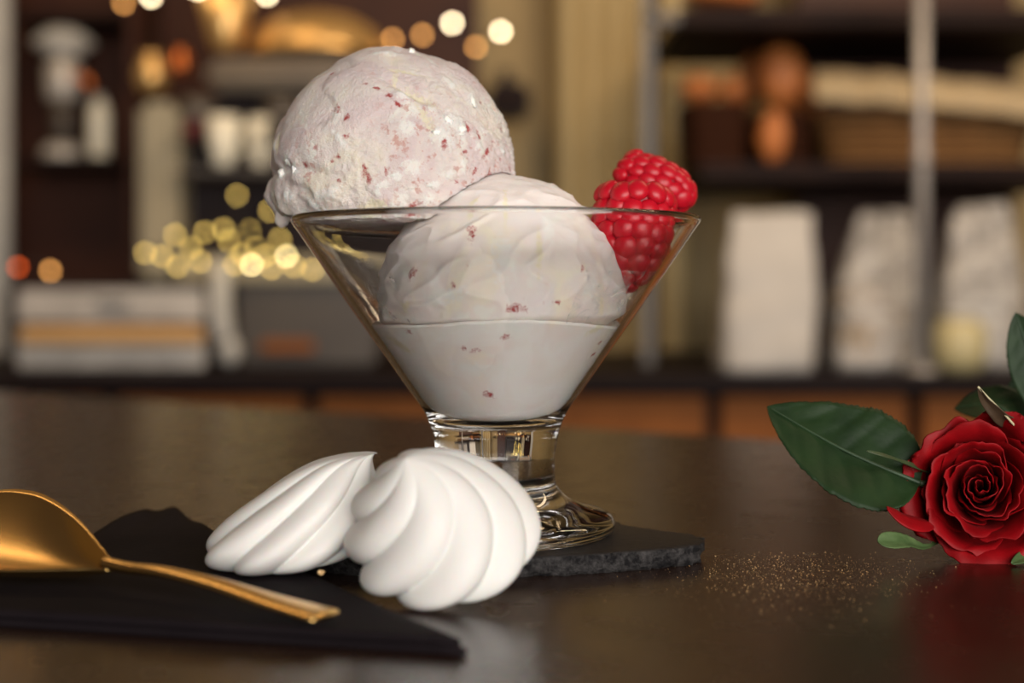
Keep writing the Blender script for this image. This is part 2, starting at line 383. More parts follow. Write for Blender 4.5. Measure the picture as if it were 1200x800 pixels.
# ------------------------------------------------------------------ slate coaster
GX, GY = (581 - 600) * 0.38 / F, 0.38
SL = 0.0050
def slate():
    ctl = [(52.5, -4), (53.8, -13), (50.5, -20), (38, -26.5), (18, -33.5), (-4, -36.5), (-26, -36), (-42, -30), (-52, -18), (-55, 0), (-50, 18),
           (-38, 33), (-18, 42), (4, 44), (20, 38), (30, 26), (36, 11), (44, 3.5)]
    pts = catmull([(x / 1000, y / 1000, 0) for x, y in ctl], 12, True)
    n = len(pts); vv, ff = [], []
    lv = [(0.0, 0.0), (0.25, 0.004), (0.55, 0.0015), (0.8, 0.002), (1.0, -0.010)]
    for h, off in lv:
        for i, p in enumerate(pts):
            rr = p.length; d = p / rr
            chip = 0.0015 * noise.noise(Vector((p.x * 420, p.y * 420, h * 9))) + 0.0004 * noise.noise(Vector((p.x * 1100 + h * 31, p.y * 1100, h * 20)))
            s = rr - 0.0012 * (1 - h) + chip - (0.0012 * abs(noise.noise(Vector((p.x * 240, p.y * 240, 3)))) if h == 1.0 else 0)
            zz = h * SL
            if h == 1.0: zz -= 0.00035 * (0.5 + 0.5 * noise.noise(p * 900))
            vv.append((GX + d.x * s, GY + d.y * s, zz))
    for k in range(len(lv) - 1):
        for i in range(n):
            j = (i + 1) % n; ff.append((k * n + i, k * n + j, (k + 1) * n + j, (k + 1) * n + i))
    # inner ring on top, flat where the foot stands
    st = len(vv); base = (len(lv) - 1) * n
    for i, p in enumerate(pts): vv.append((GX + p.x * 0.93, GY + p.y * 0.93, SL))
    for i in range(n): j = (i + 1) % n; ff.append((base + i, base + j, st + j, st + i))
    c = len(vv); vv.append((GX, GY, SL))
    for i in range(n): j = (i + 1) % n; ff.append((st + i, st + j, c))
    c = len(vv); vv.append((GX, GY, 0))
    for i in range(n): j = (i + 1) % n; ff.append((j, i, c))
    return vv, ff
so = mesh('slate_coaster', *slate(), M['slate'])
so.data.materials.append(M['slate_edge'])
for p_ in so.data.polygons:
    if abs(p_.normal.z) < 0.75: p_.material_index = 1
tag(so, 'black slate coaster with chipped edge under the dessert glass', 'coaster')

# ------------------------------------------------------------------ dessert glass
gz = 0.0001 + SL
mm = 0.001
outer = catmull([(0, 6.4, 0), (14, 6.2, 0), (28.5, 5.3, 0), (30.6, 5.2, 0), (31.6, 6.2, 0), (31.7, 8.0, 0), (30.3, 9.6, 0), (27.0, 10.8, 0), (23.2, 12.0, 0), (19.4, 14.0, 0), (16.9, 16.4, 0),
                 (15.9, 18.6, 0), (15.7, 24.3, 0), (16.3, 28.6, 0), (17.3, 33.0, 0), (19.4, 37.6, 0), (23, 42.6, 0)], 5)
outer += [Vector(v) for v in ((30, 52.6, 0), (40, 66.7, 0), (48, 78.3, 0), (52.8, 85.4, 0))]
lip = catmull([(52.8, 85.4, 0), (53.9, 86.9, 0), (54.3, 87.8, 0), (54.0, 88.7, 0), (53.1, 89.0, 0), (52.3, 88.4, 0), (51.7, 87.3, 0), (50.9, 86.1, 0)], 5)
inner = catmull([(50.9, 86.1, 0), (46.2, 79.0, 0), (38.3, 67.5, 0), (28.3, 53.1, 0), (20.6, 42.0, 0), (17.2, 37.4, 0), (14.5, 35.2, 0), (9, 34.2, 0), (0, 34.0, 0)], 4)
prof = [(p.x * mm, p.y * mm + 0.0001) for p in outer + lip[1:] + inner[1:]]
prof[0] = (0.0, prof[0][1]); prof[-1] = (0.0, prof[-1][1])
# split into the parts stem-with-foot and bowl is not visible in one cast piece of glass; the cast piece is one mesh
gl = mesh('dessert_glass', *lathe(prof, 144, (GX, GY, 0)), M['glass'])
tag(gl, 'clear footed glass sundae dish holding the ice cream', 'glass')
def inner_r(z):      # inner radius of the bowl at height z (metres)
    z /= mm
    t = [(34.0, 0), (34.2, 9), (35.2, 14.5), (37.4, 17.2), (42.0, 20.6), (53.1, 28.3), (67.5, 38.3), (79.0, 46.2), (86.1, 50.9), (88.5, 52.4)]
    if z <= t[0][0]: return 0.0
    for (a, r0), (b, r1) in zip(t, t[1:]):
        if z <= b: return (r0 + (r1 - r0) * (z - a) / (b - a)) * mm
    return 1.0

# ------------------------------------------------------------------ ice cream
LC, LR = Vector((GX + 0.0016, GY - 0.001, 0.0672)), 0.0328       # lower scoop
UC, UR = Vector((-0.0322, 0.3905, 0.1020)), 0.0330               # upper scoop
UZ = 0.0880                                                     # its underside, just clear of the rim

def on_sphere(px, py, C, Rr):
    o = Vector((0, 0, CH)); d = (P(px, py, 0.4) - o).normalized(); oc = o - C
    b = oc.dot(d); q = oc.dot(oc) - Rr * Rr; disc = b * b - q
    if disc < 0: return None
    return o + d * (-b - math.sqrt(disc))

def mark_frame(px, py, rot, C, Rr):
    p = on_sphere(px, py, C, Rr)
    if p is None: return None
    n = (p - C).normalized(); xax = Vector((math.cos(R(rot)), 0, math.sin(R(rot))))
    Q = frame(n, xax); return p, Q.col[0].to_3d(), Q.col[1].to_3d(), n

def add_marks(vv, groups, where, lifts):
    """vv list of points; groups = three lists of (px,py,w,h,rot) for fruit, crumb, cream; returns moved points and the mark colours"""
    A = np.array([tuple(v) for v in vv]); col = np.zeros((len(A), 4)); col[:, 3] = 1
    for ch, lst in enumerate(groups):
        for (px, py, wp, hp, rot) in lst:
            fr = where(px, py, rot)
            if fr is None: continue
            p, X, Y, n = fr; D = A - np.array(p); a, b = wp * 0.5 * 0.222 * mm, hp * 0.5 * 0.222 * mm
            q = (D @ np.array(X) / a) ** 2 + (D @ np.array(Y) / b) ** 2 + (D @ np.array(n) / (3 * max(a, b) + 0.001)) ** 2
            m = np.exp(-(q / 1.3) ** 0.9); col[:, ch] = np.maximum(col[:, ch], m)
            A += np.array(n)[None, :] * (m * lifts[ch] * min(1.0, min(a, b) / 0.0016))[:, None]
    return [Vector(r) for r in A], col

def set_marks(o, col):
    at = o.data.attributes.new('mark', 'FLOAT_COLOR', 'POINT'); at.data.foreach_set('color', col.astype(np.float32).ravel())

def lower_scoop():
    vv, ff = ico(7); out = []
    for v in vv:
        n = Vector(v); d = 0.0
        d += 0.0007 * fbm(n, 2.2, 3) + 0.00010 * fbm(n, 14, 3)
        g = noise.noise(Vector((n.x * 2.0 + n.z * 1.2, n.y * 2, n.z * 5 - n.x * 2)))      # soft folds left by the scoop
        d += 0.0007 * (1 - abs(g)) ** 6
        out.append(LC + n * (LR + d))
    out, col = add_marks(out, ([(602, 359, 24, 11, 0), (679, 314, 7, 10, 0), (553, 268, 11, 26, 0), (485, 318, 12, 18, -30), (534, 333, 8, 10, 0), (652, 352, 10, 6, 0)],
                               [(440, 310, 16, 18, 0), (690, 240, 30, 12, -30), (640, 262, 16, 60, 5), (590, 300, 30, 60, 0), (520, 345, 60, 20, 10), (690, 330, 30, 40, 0)],
                               [(556, 236, 16, 9, 55), (550, 246, 7, 14, 0), (478, 356, 14, 12, 0), (703, 355, 12, 22, 0), (592, 240, 6, 60, 0), (631, 290, 8, 60, 0)]),
                         lambda x, y, r: mark_frame(x, y, r, LC, LR), (0.0001, 0.0003, 0.0001))
    for p in out:
        p.z = max(p.z, 0.0360)
        r = Vector((p.x - GX, p.y - GY)); mx = inner_r(p.z) - (0.0006 if p.z > 0.064 else 0.0006 + 0.0030 * min(1, (0.064 - p.z) / 0.003))
        if r.length > mx and p.z < 0.0885: p.x = GX + r.x / r.length * mx; p.y = GY + r.y / r.length * mx
    return out, ff, col
v_, f_, col = lower_scoop()
ls = mesh('ice_cream_scoop', v_, f_, M['ice_pale'], origin=LC - Vector((0, 0, LR))); set_marks(ls, col)
tag(ls, 'pale smooth ice cream scoop sunk inside the glass bowl', 'ice cream', 'ice cream scoops in the glass')

CRUMBS = [(482, 60, 13, 16, 0), (553, 117, 15, 26, 15), (530, 143, 34, 26, -30), (516, 160, 34, 22, -40), (477, 150, 24, 18, -20), (482, 196, 24, 20, 0), (541, 194, 10, 24, 5),
          (450, 215, 26, 10, 5), (443, 224, 11, 12, 0), (464, 206, 15, 13, 20), (340, 187, 17, 24, -60), (327, 172, 14, 19, 20), (348, 198, 12, 24, 0), (392, 222, 22, 12, 10),
          (330, 203, 16, 19, 0), (473, 112, 26, 15, -15), (499, 235, 20, 14, 20), (560, 172, 12, 14, 40), (505, 128, 16, 14, 0), (345, 228, 20, 14, 0),
          (369, 237, 28, 14, -20), (590, 176, 14, 12, 0), (452, 66, 40, 10, 10), (525, 205, 16, 12, 0), (555, 218, 14, 10, 0), (508, 216, 18, 10, 0), (385, 228, 34, 14, 10), (400, 166, 30, 10, -50)]
FRUIT = [(397, 129, 11, 13, 0), (407, 139, 10, 12, 0), (430, 206, 11, 24, 20), (427, 196, 7, 14, 0), (482, 242, 26, 10, 25), (519, 169, 9, 16, 10), (359, 193, 8, 12, 0),
         (425, 63, 15, 6, 10), (388, 86, 14, 6, -5), (373, 173, 8, 10, 0), (428, 100, 10, 6, -30), (441, 105, 16, 6, -25), (456, 113, 9, 9, 0), (466, 122, 18, 7, -35), (407, 160, 10, 7, 30),
         (397, 184, 9, 7, 0), (452, 200, 5, 12, 0), (571, 178, 7, 28, -25), (548, 150, 7, 18, 30), (562, 160, 7, 16, 20), (590, 150, 7, 10, 0), (588, 186, 10, 7, 0),
         (556, 200, 14, 7, 40), (535, 212, 12, 7, 0), (574, 205, 10, 10, 0), (398, 211, 10, 6, 0), (390, 190, 7, 7, 0), (565, 120, 7, 10, 0), (600, 196, 6, 10, 0), (545, 178, 8, 8, 0), (580, 165, 8, 7, 0)]
RIPPLE = [(487, 112, 58, 14, -30), (463, 92, 7, 28, 0), (330, 168, 12, 30, 0), (440, 240, 34, 16, 10), (470, 84, 50, 6, -5), (500, 140, 12, 40, 30)]
def upper_scoop():
    vv, ff = ico(7); out = []
    for v in vv:
        n = Vector(v)
        # rough crumbly side to the right and below, smoother pressed side to the left
        rough = min(1, max(0, 0.40 + 0.75 * n.x - 0.45 * n.z + 0.6 * noise.noise(n * 2.1)))
        d = 0.0009 * fbm(n, 1.8, 3)
        d += (0.00008 + 0.00022 * rough) * fbm(n, 11, 3) + (0.00008 + 0.00028 * rough) * fbm(n, 45, 3)
        if rough > 0.05: d += rough * (0.0010 * (0.45 - noise.voronoi(n * 20)[0][0]) + 0.0006 * (0.45 - noise.voronoi(n * 42)[0][0]))
        cr = noise.noise(Vector((n.x * 3.1 + 4, n.y * 3.1, n.z * 3.1 + n.x * 1.5)))
        d -= 0.0006 * max(0, 1 - abs(cr) * 16) * rough
        # pressed layers on the smooth side
        la = noise.noise(Vector((n.x * 2.3, n.y * 1.5, n.z * 2.6 + 7)))
        d += 0.0007 * max(0.0, min(1.0, la * 9)) * (1 - rough)
        # the long crease with cream in it, across the upper right
        cpos = (n.z - 0.62) + 0.55 * (n.x - 0.05)
        if -0.25 < n.x < 0.55 and n.y < 0: d -= 0.0013 * math.exp(-(cpos / 0.035) ** 2) * (1 - abs(n.x - 0.15) / 0.4)
        # skirt pushed out at the foot of the scoop, strongest at the left
        h = (UC.z + n.z * UR - UZ) / 0.012; lf = max(0.0, min(1.0, -n.x * 1.8 - 0.5))
        if h < 1.8:
            d += (0.0006 + 0.0012 * lf) * math.exp(-((h - 0.45) / 0.5) ** 2) * (1 + 0.8 * fbm(n, 5, 3)) - 0.0017 * lf * math.exp(-((h - 1.05 - 0.3 * noise.noise(n * 4)) / 0.14) ** 2)
        out.append(UC + n * (UR + d))
    out, col = add_marks(out, (FRUIT, CRUMBS, RIPPLE), lambda x, y, r: mark_frame(x, y, r, UC, UR), (-0.0003, 0.0008, -0.0004))
    for i, p in enumerate(out):
        n = (p - UC).normalized()
        lo = UZ + 0.0011 + 0.0010 * fbm(n, 6, 3)
        if p.z < lo: p.z = lo - (lo - p.z) * 0.04
        q = p - LC                                                        # dented by the lower scoop
        if q.length < LR + 0.0007: out[i] = LC + q.normalized() * (LR + 0.0007)
    return out, ff, col
v_, f_, col = upper_scoop()
us = mesh('ice_cream_scoop', v_, f_, M['ice_pink'], origin=Vector((UC.x, UC.y, UZ))); set_marks(us, col)
tag(us, 'big pink-flecked ice cream scoop perched on the rim of the glass', 'ice cream', 'ice cream scoops in the glass')

def blob(seed, a, b, c, amp=0.25, sub=3):
    vv, ff = ico(sub); o = Vector((seed * 7.3, seed * 1.7, seed * 3.1)); out = []
    for v in vv:
        n = Vector(v); s = 1 + amp * noise.noise(n * 1.7 + o) + amp * 0.5 * noise.noise(n * 4 + o)
        out.append(Vector((n.x * a, n.y * b, n.z * c)) * s)
    return out, ff

def inclusions(parent, C, Rr, lst, name, mat, lift=0.0, thick=0.5):
    for i, (px, py, wpx, hpx, rot) in enumerate(lst):
        fr = mark_frame(px, py, rot, C, Rr)
        if fr is None: continue
        p, X, Y, n = fr; a, b = wpx * 0.5 * 0.215 * mm, hpx * 0.5 * 0.215 * mm
        Mx = Matrix.Translation(p + n * lift) @ frame(n, X)
        mesh(name, *xf(blob(i + px, a, b, min(a, b) * thick, 0.45), Mx), mat, parent)
inclusions(us, UC, UR, [(553, 119, 9, 19, 15), (482, 61, 9, 13, 0), (541, 194, 7, 19, 5), (450, 215, 21, 7, 5), (443, 224, 8, 9, 0), (464, 206, 11, 9, 20), (341, 188, 12, 18, -60),
                        (331, 204, 11, 14, 0), (346, 199, 8, 17, 0), (524, 142, 15, 12, -30), (540, 152, 16, 12, 40), (512, 156, 13, 10, 0), (498, 236, 12, 8, 20)], 'meringue_piece', M['chunk'], 0.0003, 0.75)
# the drip hanging over the rim at the left
mesh('drip', *xf(blob(3, 0.0021, 0.0021, 0.0030, 0.12), Matrix.Translation(P(331, 254, 0.381))), M['ice_pink'], us)

def melt():
    n = 240; vv, ff, rings = [], [], []
    prof_ = [(0.0, 34.35), (9, 34.5), (14.0, 35.5)]
    lv = 44
    for kk in range(3 + lv + 3):
        ring = []
        for i in range(n):
            a = 2 * math.pi * i / n; e = Vector((math.cos(a), math.sin(a), 0))
            top = 60.6 + 0.8 * noise.noise(e * 1.6 + Vector((5, 2, 0))) + 1.5 * max(0, -e.y) ** 3 + 0.22 * noise.noise(e * 7)
            if kk < 3: rr, zz = prof_[kk]
            elif kk < 3 + lv:
                zz = 37.5 + (top - 37.5) * (kk - 3) / (lv - 1); rr = inner_r(zz * mm) / mm - 0.25
            elif kk == 3 + lv: zz = top + 0.35; rr = inner_r(zz * mm) / mm - 0.9
            elif kk == 4 + lv: zz = top + 0.2; rr = inner_r(top * mm) / mm - 3.0
            else: zz = top - 0.8; rr = 24
            ring.append(len(vv)); vv.append((GX + e.x * rr * mm, GY + e.y * rr * mm, zz * mm))
        rings.append(ring)
    for a, b in zip(rings, rings[1:]):
        for i in range(n): j = (i + 1) % n; ff.append((a[i], a[j], b[j], b[i]))
    ff.append(tuple(rings[-1]))
    return vv, ff
def on_cone(px, py, gap=0.00025):
    o = Vector((0, 0, CH)); d = (P(px, py, 0.4) - o).normalized(); t = 0.32
    while t < 0.40:
        p = o + d * t; rr = math.hypot(p.x - GX, p.y - GY)
        if rr < inner_r(p.z) - gap: return p
        t += 0.0001
    return None
def cone_mark(px, py, rot):
    p = on_cone(px, py)
    if p is None: return None
    n = (Vector((p.x - GX, p.y - GY, 0)).normalized() * 0.82 + Vector((0, 0, -0.57))).normalized()
    Q = frame(n, Vector((math.cos(R(rot)), 0, math.sin(R(rot))))); return p, Q.col[0].to_3d(), Q.col[1].to_3d(), n
v_, f_ = melt()
v_, col = add_marks([Vector(v) for v in v_], ([(592, 392, 12, 11, 0), (557, 408, 13, 9, 0), (545, 405, 8, 9, 0), (572, 460, 17, 12, 0), (692, 412, 9, 11, 0), (714, 408, 8, 12, 0), (698, 417, 9, 6, 0), (663, 466, 9, 7, 0),
                             (676, 466, 9, 10, 0), (482, 386, 12, 8, 0), (700, 398, 9, 7, 0), (681, 446, 8, 8, 0)], [(500, 440, 60, 30, -30), (640, 480, 60, 20, 0), (560, 430, 50, 20, 10)], [(470, 400, 40, 14, 0), (700, 380, 40, 12, 0)]),
                     cone_mark, (0.0, 0.0, 0.0))
mo = mesh('melted_ice_cream', v_, f_, M['ice_melt']); set_marks(mo, col)
tag(mo, 'smooth melted ice cream filling the lower half of the glass bowl', 'ice cream')
def smear(a0, a1, z0, z1):
    vv, ff = [], []; na, nz_ = 40, 16
    for i in range(na + 1):
        a = R(a0 + (a1 - a0) * i / na)
        for j in range(nz_ + 1):
            z = (z0 + (z1 - z0) * j / nz_) * mm; r = inner_r(z) - 0.00022
            vv.append((GX + r * math.cos(a), GY + r * math.sin(a), z))
    for i in range(na):
        for j in range(nz_): q = i * (nz_ + 1) + j; ff.append((q, q + 1, q + nz_ + 2, q + nz_ + 1))
    return vv, ff
mesh('smear', *smear(165, 235, 61.8, 78), M['smear'], mo); mesh('smear', *smear(300, 368, 61.8, 75), M['smear'], mo)

# ------------------------------------------------------------------ raspberries
DR = None
def raspberry(name, C, axis, L, Rm, label, seed):
    """axis points from the hollow end to the tip; C is the middle"""
    global DR
    rnd = random.Random(seed)
    if DR is None:
        DR = bpy.data.meshes.new('drupelet'); v, f = ico(3); DR.from_pydata(v, [], f); DR.update()
        DR.polygons.foreach_set('use_smooth', [True] * len(DR.polygons)); DR.materials.append(M['rasp'])
    Q = frame(axis); T = Matrix.Translation(C) @ Q
    prof_r = lambda t: Rm * (0.80 + 0.35 * t - 0.15 * t * t) if t < 0.35 else Rm * 0.905 * math.sqrt(max(0.0, 1 - ((t - 0.35) / 0.68) ** 2)) ** 1.15
    core = []
    for i in range(15):
        t = i / 14; core.append((max(prof_r(t) * 0.90, 0.0), (t - 0.5) * L))
    hollow = [(0.0, -0.15 * L), (Rm * 0.30, -0.22 * L), (Rm * 0.45, -0.40 * L), (Rm * 0.55, -0.49 * L)]
    pr = hollow + core; pr[-1] = (0.0, 0.49 * L)
    vv, ff = lathe(pr, 24)
    lo = min((T @ Vector(v)).z for v in vv)
    root = thing(name, Vector((C.x, C.y, lo)), label, 'raspberry', 'raspberries on the rim')
    mesh('core', *xf((vv, ff), T), M['rasp_core'], root)
    rows = [(0.04, 12), (0.23, 13), (0.42, 13), (0.60, 12), (0.77, 9), (0.91, 5), (1.0, 1)]
    styles_v, styles_f = [], []
    for ri, (t, cnt) in enumerate(rows):
        for i in range(cnt):
            a = 2 * math.pi * (i + 0.5 * (ri % 2) + rnd.uniform(-0.10, 0.10)) / cnt
            r = prof_r(t) * 0.88 if cnt > 1 else 0
            z = (t - 0.5) * L + rnd.uniform(-0.02, 0.02) * L
            e = 0.01; sl = (prof_r(min(1, t + e)) - prof_r(max(0, t - e))) / (2 * e * L)
            nr = Vector((math.cos(a), math.sin(a), -sl)).normalized() if cnt > 1 else Vector((0, 0, 1))
            if ri == 0: nr = (nr + Vector((0, 0, -0.55))).normalized()
            tang = min(Rm * 0.24, max(Rm * 0.20, math.pi * max(r, Rm * 0.3) / cnt * 0.98))
            sz = Vector((L * 0.135, tang * 1.26, Rm * 0.175)) * rnd.uniform(0.92, 1.08)
            Lm = Matrix.Translation((r * math.cos(a), r * math.sin(a), z)) @ frame(nr, (0, 0, 1) if abs(nr.z) < 0.95 else (1, 0, 0)) @ Matrix.Diagonal((*sz, 1))
            o = bpy.data.objects.new('drupelet', DR); COL.objects.link(o); o.parent = root
            o.matrix_local = Matrix.Translation(-Vector(root.location)) @ T @ Lm
            if rnd.random() < 0.22:
                b0 = T @ (Vector((r * math.cos(a), r * math.sin(a), z)) + nr * Rm * 0.18)
                dd = (Q.to_3x3() @ (nr + Vector((rnd.uniform(-1, 1), rnd.uniform(-1, 1), rnd.uniform(-1, 1))) * 0.5)).normalized()
                v2, f2 = tube([b0, b0 + dd * 0.0009, b0 + dd * 0.0014 + Vector((0.0004, 0, 0.0003))], 0.00004, 4)
                off = len(styles_v); styles_v += v2; styles_f += [tuple(q + off for q in fc) for fc in f2]
    if styles_v: tag(mesh('styles', styles_v, styles_f, M['hair'], root), kind='stuff')
    return root
raspberry('raspberry', P(740, 279, 0.3790), (-0.10, -0.08, -1), 0.0245, 0.0122, 'red raspberry wedged tip down inside the rim of the glass', 1)
raspberry('raspberry', P(770, 219, 0.3960), (0.90, -0.25, -0.33), 0.0205, 0.0088, 'red raspberry lying on top of the other raspberry', 5)

# ------------------------------------------------------------------ meringues
def meringue(C, axis, xref, H, Rm, N_, twist, hook, seed, ampl=0.13, pw=(1.25, 1.0), lean=(0, 0)):
    """piped kiss: rounded lobes twisting up to a curled peak; local z is the axis, base at z = 0"""
    T = Matrix.Translation(C) @ frame(axis, xref); nt, na = 90, 260; vv, ff = [], []
    off = Vector((seed * 3.7, seed, 0))
    for i in range(nt + 1):
        t = i / nt
        if t < 0.20: r = Rm * (0.62 + 0.38 * math.sqrt(max(0, 1 - (1 - t / 0.20) ** 2)))
        else:
            q = (t - 0.20) / 0.80; r = Rm * ((1 - q ** pw[0]) ** pw[1] * 0.945 + 0.055 * (1 - q ** 8))
        env = min(1, t / 0.10 + 0.6) * (1 - t ** 6)
        bx = hook[0] * max(0, t - 0.72) ** 2 + lean[0] * t ** 1.25; by = hook[1] * max(0, t - 0.72) ** 2 + lean[1] * t ** 1.25; bz = -hook[2] * max(0, t - 0.80) ** 2
        for j in range(na):
            a = 2 * math.pi * j / na
            tw = twist * (t ** 0.85)
            ph = N_ * (a - tw) / 2 + 0.55 * noise.noise(Vector((math.cos(a), math.sin(a), t)) * 1.1 + off)
            lobe = abs(math.sin(ph)) ** 0.75
            rr = r * (1 + ampl * env * (lobe - 0.62) * 1.35) * (1 + 0.035 * noise.noise(Vector((math.cos(a), math.sin(a), t * 1.5)) * 1.5 + off))
            vv.append(T @ Vector((rr * math.cos(a) + bx * H, rr * math.sin(a) + by * H, t * H + bz * H)))
    for i in range(nt):
        for j in range(na):
            q = (j + 1) % na; ff.append((i * na + j, i * na + q, (i + 1) * na + q, (i + 1) * na + j))
    # slightly hollow flat foot
    c = len(vv); vv.append(T @ Vector((0, 0, 0.0006)))
    for j in range(na): ff.append(((j + 1) % na, j, c))
    c = len(vv); vv.append(sum((vv[nt * na + j] for j in range(na)), Vector()) / na)
    for j in range(na): ff.append((nt * na + j, nt * na + (j + 1) % na, c))
    return vv, ff
def settle(vf, z):
    lo = min(v.z for v in vf[0]); return [v + Vector((0, 0, z - lo)) for v in vf[0]], vf[1]

NZ = 0.0034                                  # napkin top
rm_ = meringue(P(524, 640, 0.328), (-0.10, -0.52, 0.86), (-1, 0, 0.1), 0.0290, 0.0216, 8, 1.9, (0.8, 0.3, 0.6), 2, 0.125, (1.55, 0.90), (0.13, 0))
tag(mesh('meringue_kiss', *settle(rm_, 0.0002), M['meringue']), 'white swirled meringue nearest the camera, leaning in front of the glass foot', 'meringue', 'meringue kisses')
lm_ = meringue(P(328, 640, 0.342), (-0.05, -0.05, 1), (1, 0, 0), 0.0285, 0.0190, 8, 1.0, (2.2, 0, 3.2), 9, 0.14, (1.5, 0.90), (0.70, 0))
tag(mesh('meringue_kiss', *settle(lm_, NZ + 0.0003), M['meringue']), 'white swirled meringue lying on its side on the black napkin', 'meringue', 'meringue kisses')

# ------------------------------------------------------------------ napkin
def napkin_layer(z0, z1, shrink, seed):
    ctl = [(-8.5, 272), (-40, 322), (-72, 374), (-95, 410), (-101, 419), (-107, 416), (-112, 398), (-114, 378), (-128, 345), (-152, 312), (-150, 305), (-106, 295), (-60, 284)]
    cx = sum(p[0] for p in ctl) / len(ctl); cyy = sum(p[1] for p in ctl) / len(ctl)
    rim = []
    m = len(ctl)
    for i in range(m):
        a, b = Vector(ctl[i]), Vector(ctl[(i + 1) % m])
        for q in range(10): rim.append(a.lerp(b, q / 10))
    n = len(rim); rings = 14; vv, ff = [], []
    def hz(x, y):
        p = Vector((x * 0.02 + seed, y * 0.02, seed)); return 0.00035 * noise.noise(p) + (0.0040 * max(0, (y - 370) / 50) ** 1.3 * (0.75 + 0.25 * math.sin(x * 0.5)))
    for side in (1, 0):
        for r in range(rings + 1):
            s = 1 - r / rings * 0.98
            for p in rim:
                x = cx + (p.x - cx) * s * shrink; y = cyy + (p.y - cyy) * s * shrink
                x += 0.5 * noise.noise(Vector((x * 0.08, y * 0.08, seed)))
                z = (z1 if side else z0) + (hz(x, y) if side else max(0, hz(x, y)) * 0.9)
                vv.append((x * mm, y * mm, max(z, 0.0002)))
    S = (rings + 1) * n
    for side in (0, 1):
        for r in range(rings):
            for i in range(n):
                j = (i + 1) % n; q = (side * S + r * n + i, side * S + r * n + j, side * S + (r + 1) * n + j, side * S + (r + 1) * n + i)
                ff.append(q if side == 0 else q[::-1])
    for i in range(n): j = (i + 1) % n; ff.append((i, S + i, S + j, j))
    ff.append(tuple(rings * n + i for i in range(n))); ff.append(tuple(S + rings * n + i for i in reversed(range(n))))
    return vv, ff
nk = thing('napkin', (-0.085, 0.34, 0.0), 'folded black paper napkin under the gold spoon', 'napkin')
mesh('lower_fold', *napkin_layer(0.0002, 0.0015, 1.0, 1.0), M['napkin'], nk)
mesh('upper_fold', *napkin_layer(0.0018, NZ - 0.0003, 0.985, 1.0), M['napkin'], nk)

# ------------------------------------------------------------------ gold spoon
def spoon(dz=0.0):
    J = Vector((-0.0875, 0.3130, 0.0092 + dz))
    fw = Vector((-0.86, 0.50, 0.11)).normalized()                # from neck to bowl tip
    side0 = fw.cross(Vector((0, 0, 1))).normalized()             # points to the far right
    side = -side0                                                 # near left
    up = fw.cross(side).normalized()
    if up.z < 0: up = -up
    roll = Quaternion(fw, R(17)); side = roll @ side; up = roll @ up
    if (roll @ Vector((0, 0, 1))).y > 0:                         # concave side must lean towards the camera
        roll = Quaternion(fw, R(-34)); side = roll @ side; up = roll @ up
    Lb, Wb, D = 0.064, 0.0190, 0.0056
    nu, nv = 40, 28; vv, ff = [], []
    wp = [(0, 0.075), (0.06, 0.13), (0.12, 0.24), (0.25, 0.46), (0.38, 0.67), (0.50, 0.83), (0.62, 0.95), (0.72, 1.0), (0.83, 0.93), (0.92, 0.70), (0.98, 0.36), (1.0, 0.05)]
    def rimw(u):
        for q in range(len(wp) - 1):
            (a, x), (b, y) = wp[q], wp[q + 1]
            if u <= b:
                t = (u - a) / (b - a); p0 = wp[max(0, q - 1)][1]; p3 = wp[min(len(wp) - 1, q + 2)][1]
                return Wb * max(0.03, 0.5 * (2 * x + (y - p0) * t + (2 * p0 - 5 * x + 4 * y - p3) * t * t + (3 * x - p0 - 3 * y + p3) * t ** 3))
        return Wb * 0.05
    for th in (0, 1):
        for i in range(nu + 1):
            u = i / nu; wd = max(rimw(u), 0.0011 if u < 0.5 else 0.0004)
            for j in range(nv + 1):
                q = -1 + 2 * j / nv
                dz = -D * (math.sin(math.pi * min(1, max(0, u)) ** 0.9) ** 0.8) * (1 - q * q) if 0 < u < 1 else 0
                p = J + fw * (u * Lb) + side * (q * wd) + up * (dz - th * 0.0010)
                vv.append(p)
    S = (nu + 1) * (nv + 1); g = lambda t, i, j: t * S + i * (nv + 1) + j
    for i in range(nu):
        for j in range(nv):
            ff.append((g(0, i, j), g(0, i, j + 1), g(0, i + 1, j + 1), g(0, i + 1, j)))
            ff.append((g(1, i, j), g(1, i + 1, j), g(1, i + 1, j + 1), g(1, i, j + 1)))
    for i in range(nu):
        ff.append((g(0, i, 0), g(0, i + 1, 0), g(1, i + 1, 0), g(1, i, 0)))
        ff.append((g(0, i, nv), g(1, i, nv), g(1, i + 1, nv), g(0, i + 1, nv)))
    for j in range(nv):
        ff.append((g(0, 0, j), g(1, 0, j), g(1, 0, j + 1), g(0, 0, j + 1)))
        ff.append((g(0, nu, j), g(0, nu, j + 1), g(1, nu, j + 1), g(1, nu, j)))
    E = P(384, 722, 0.2850)
    hp = [J + fw * 0.003, J - fw * 0.004 + Vector((0, 0, 0.0004)), J.lerp(E, 0.25) + Vector((0, 0, 0.0012)), J.lerp(E, 0.5) + Vector((0, 0, 0.0012)), J.lerp(E, 0.75) + Vector((0, 0, 0.0004)), E]
    path = catmull(hp, 8); n = len(path)
    wds = [0.0018 + 0.0042 * max(0, (i / (n - 1) - 0.15)) ** 1.3 for i in range(n)]
    ths = [0.0014 - 0.0005 * i / (n - 1) for i in range(n)]
    wds[-1] *= 0.8; ths[-1] *= 0.6
    return (vv, ff), tube(path, 0, 16, (wds, ths)), J
bw, hd, J = spoon()
low = min(v.z for v in bw[0])
if low < NZ + 0.0002: bw, hd, J = spoon(NZ + 0.0002 - low)
sp = thing('spoon', (J.x, J.y, NZ), 'polished gold dessert spoon lying on the black napkin', 'spoon')
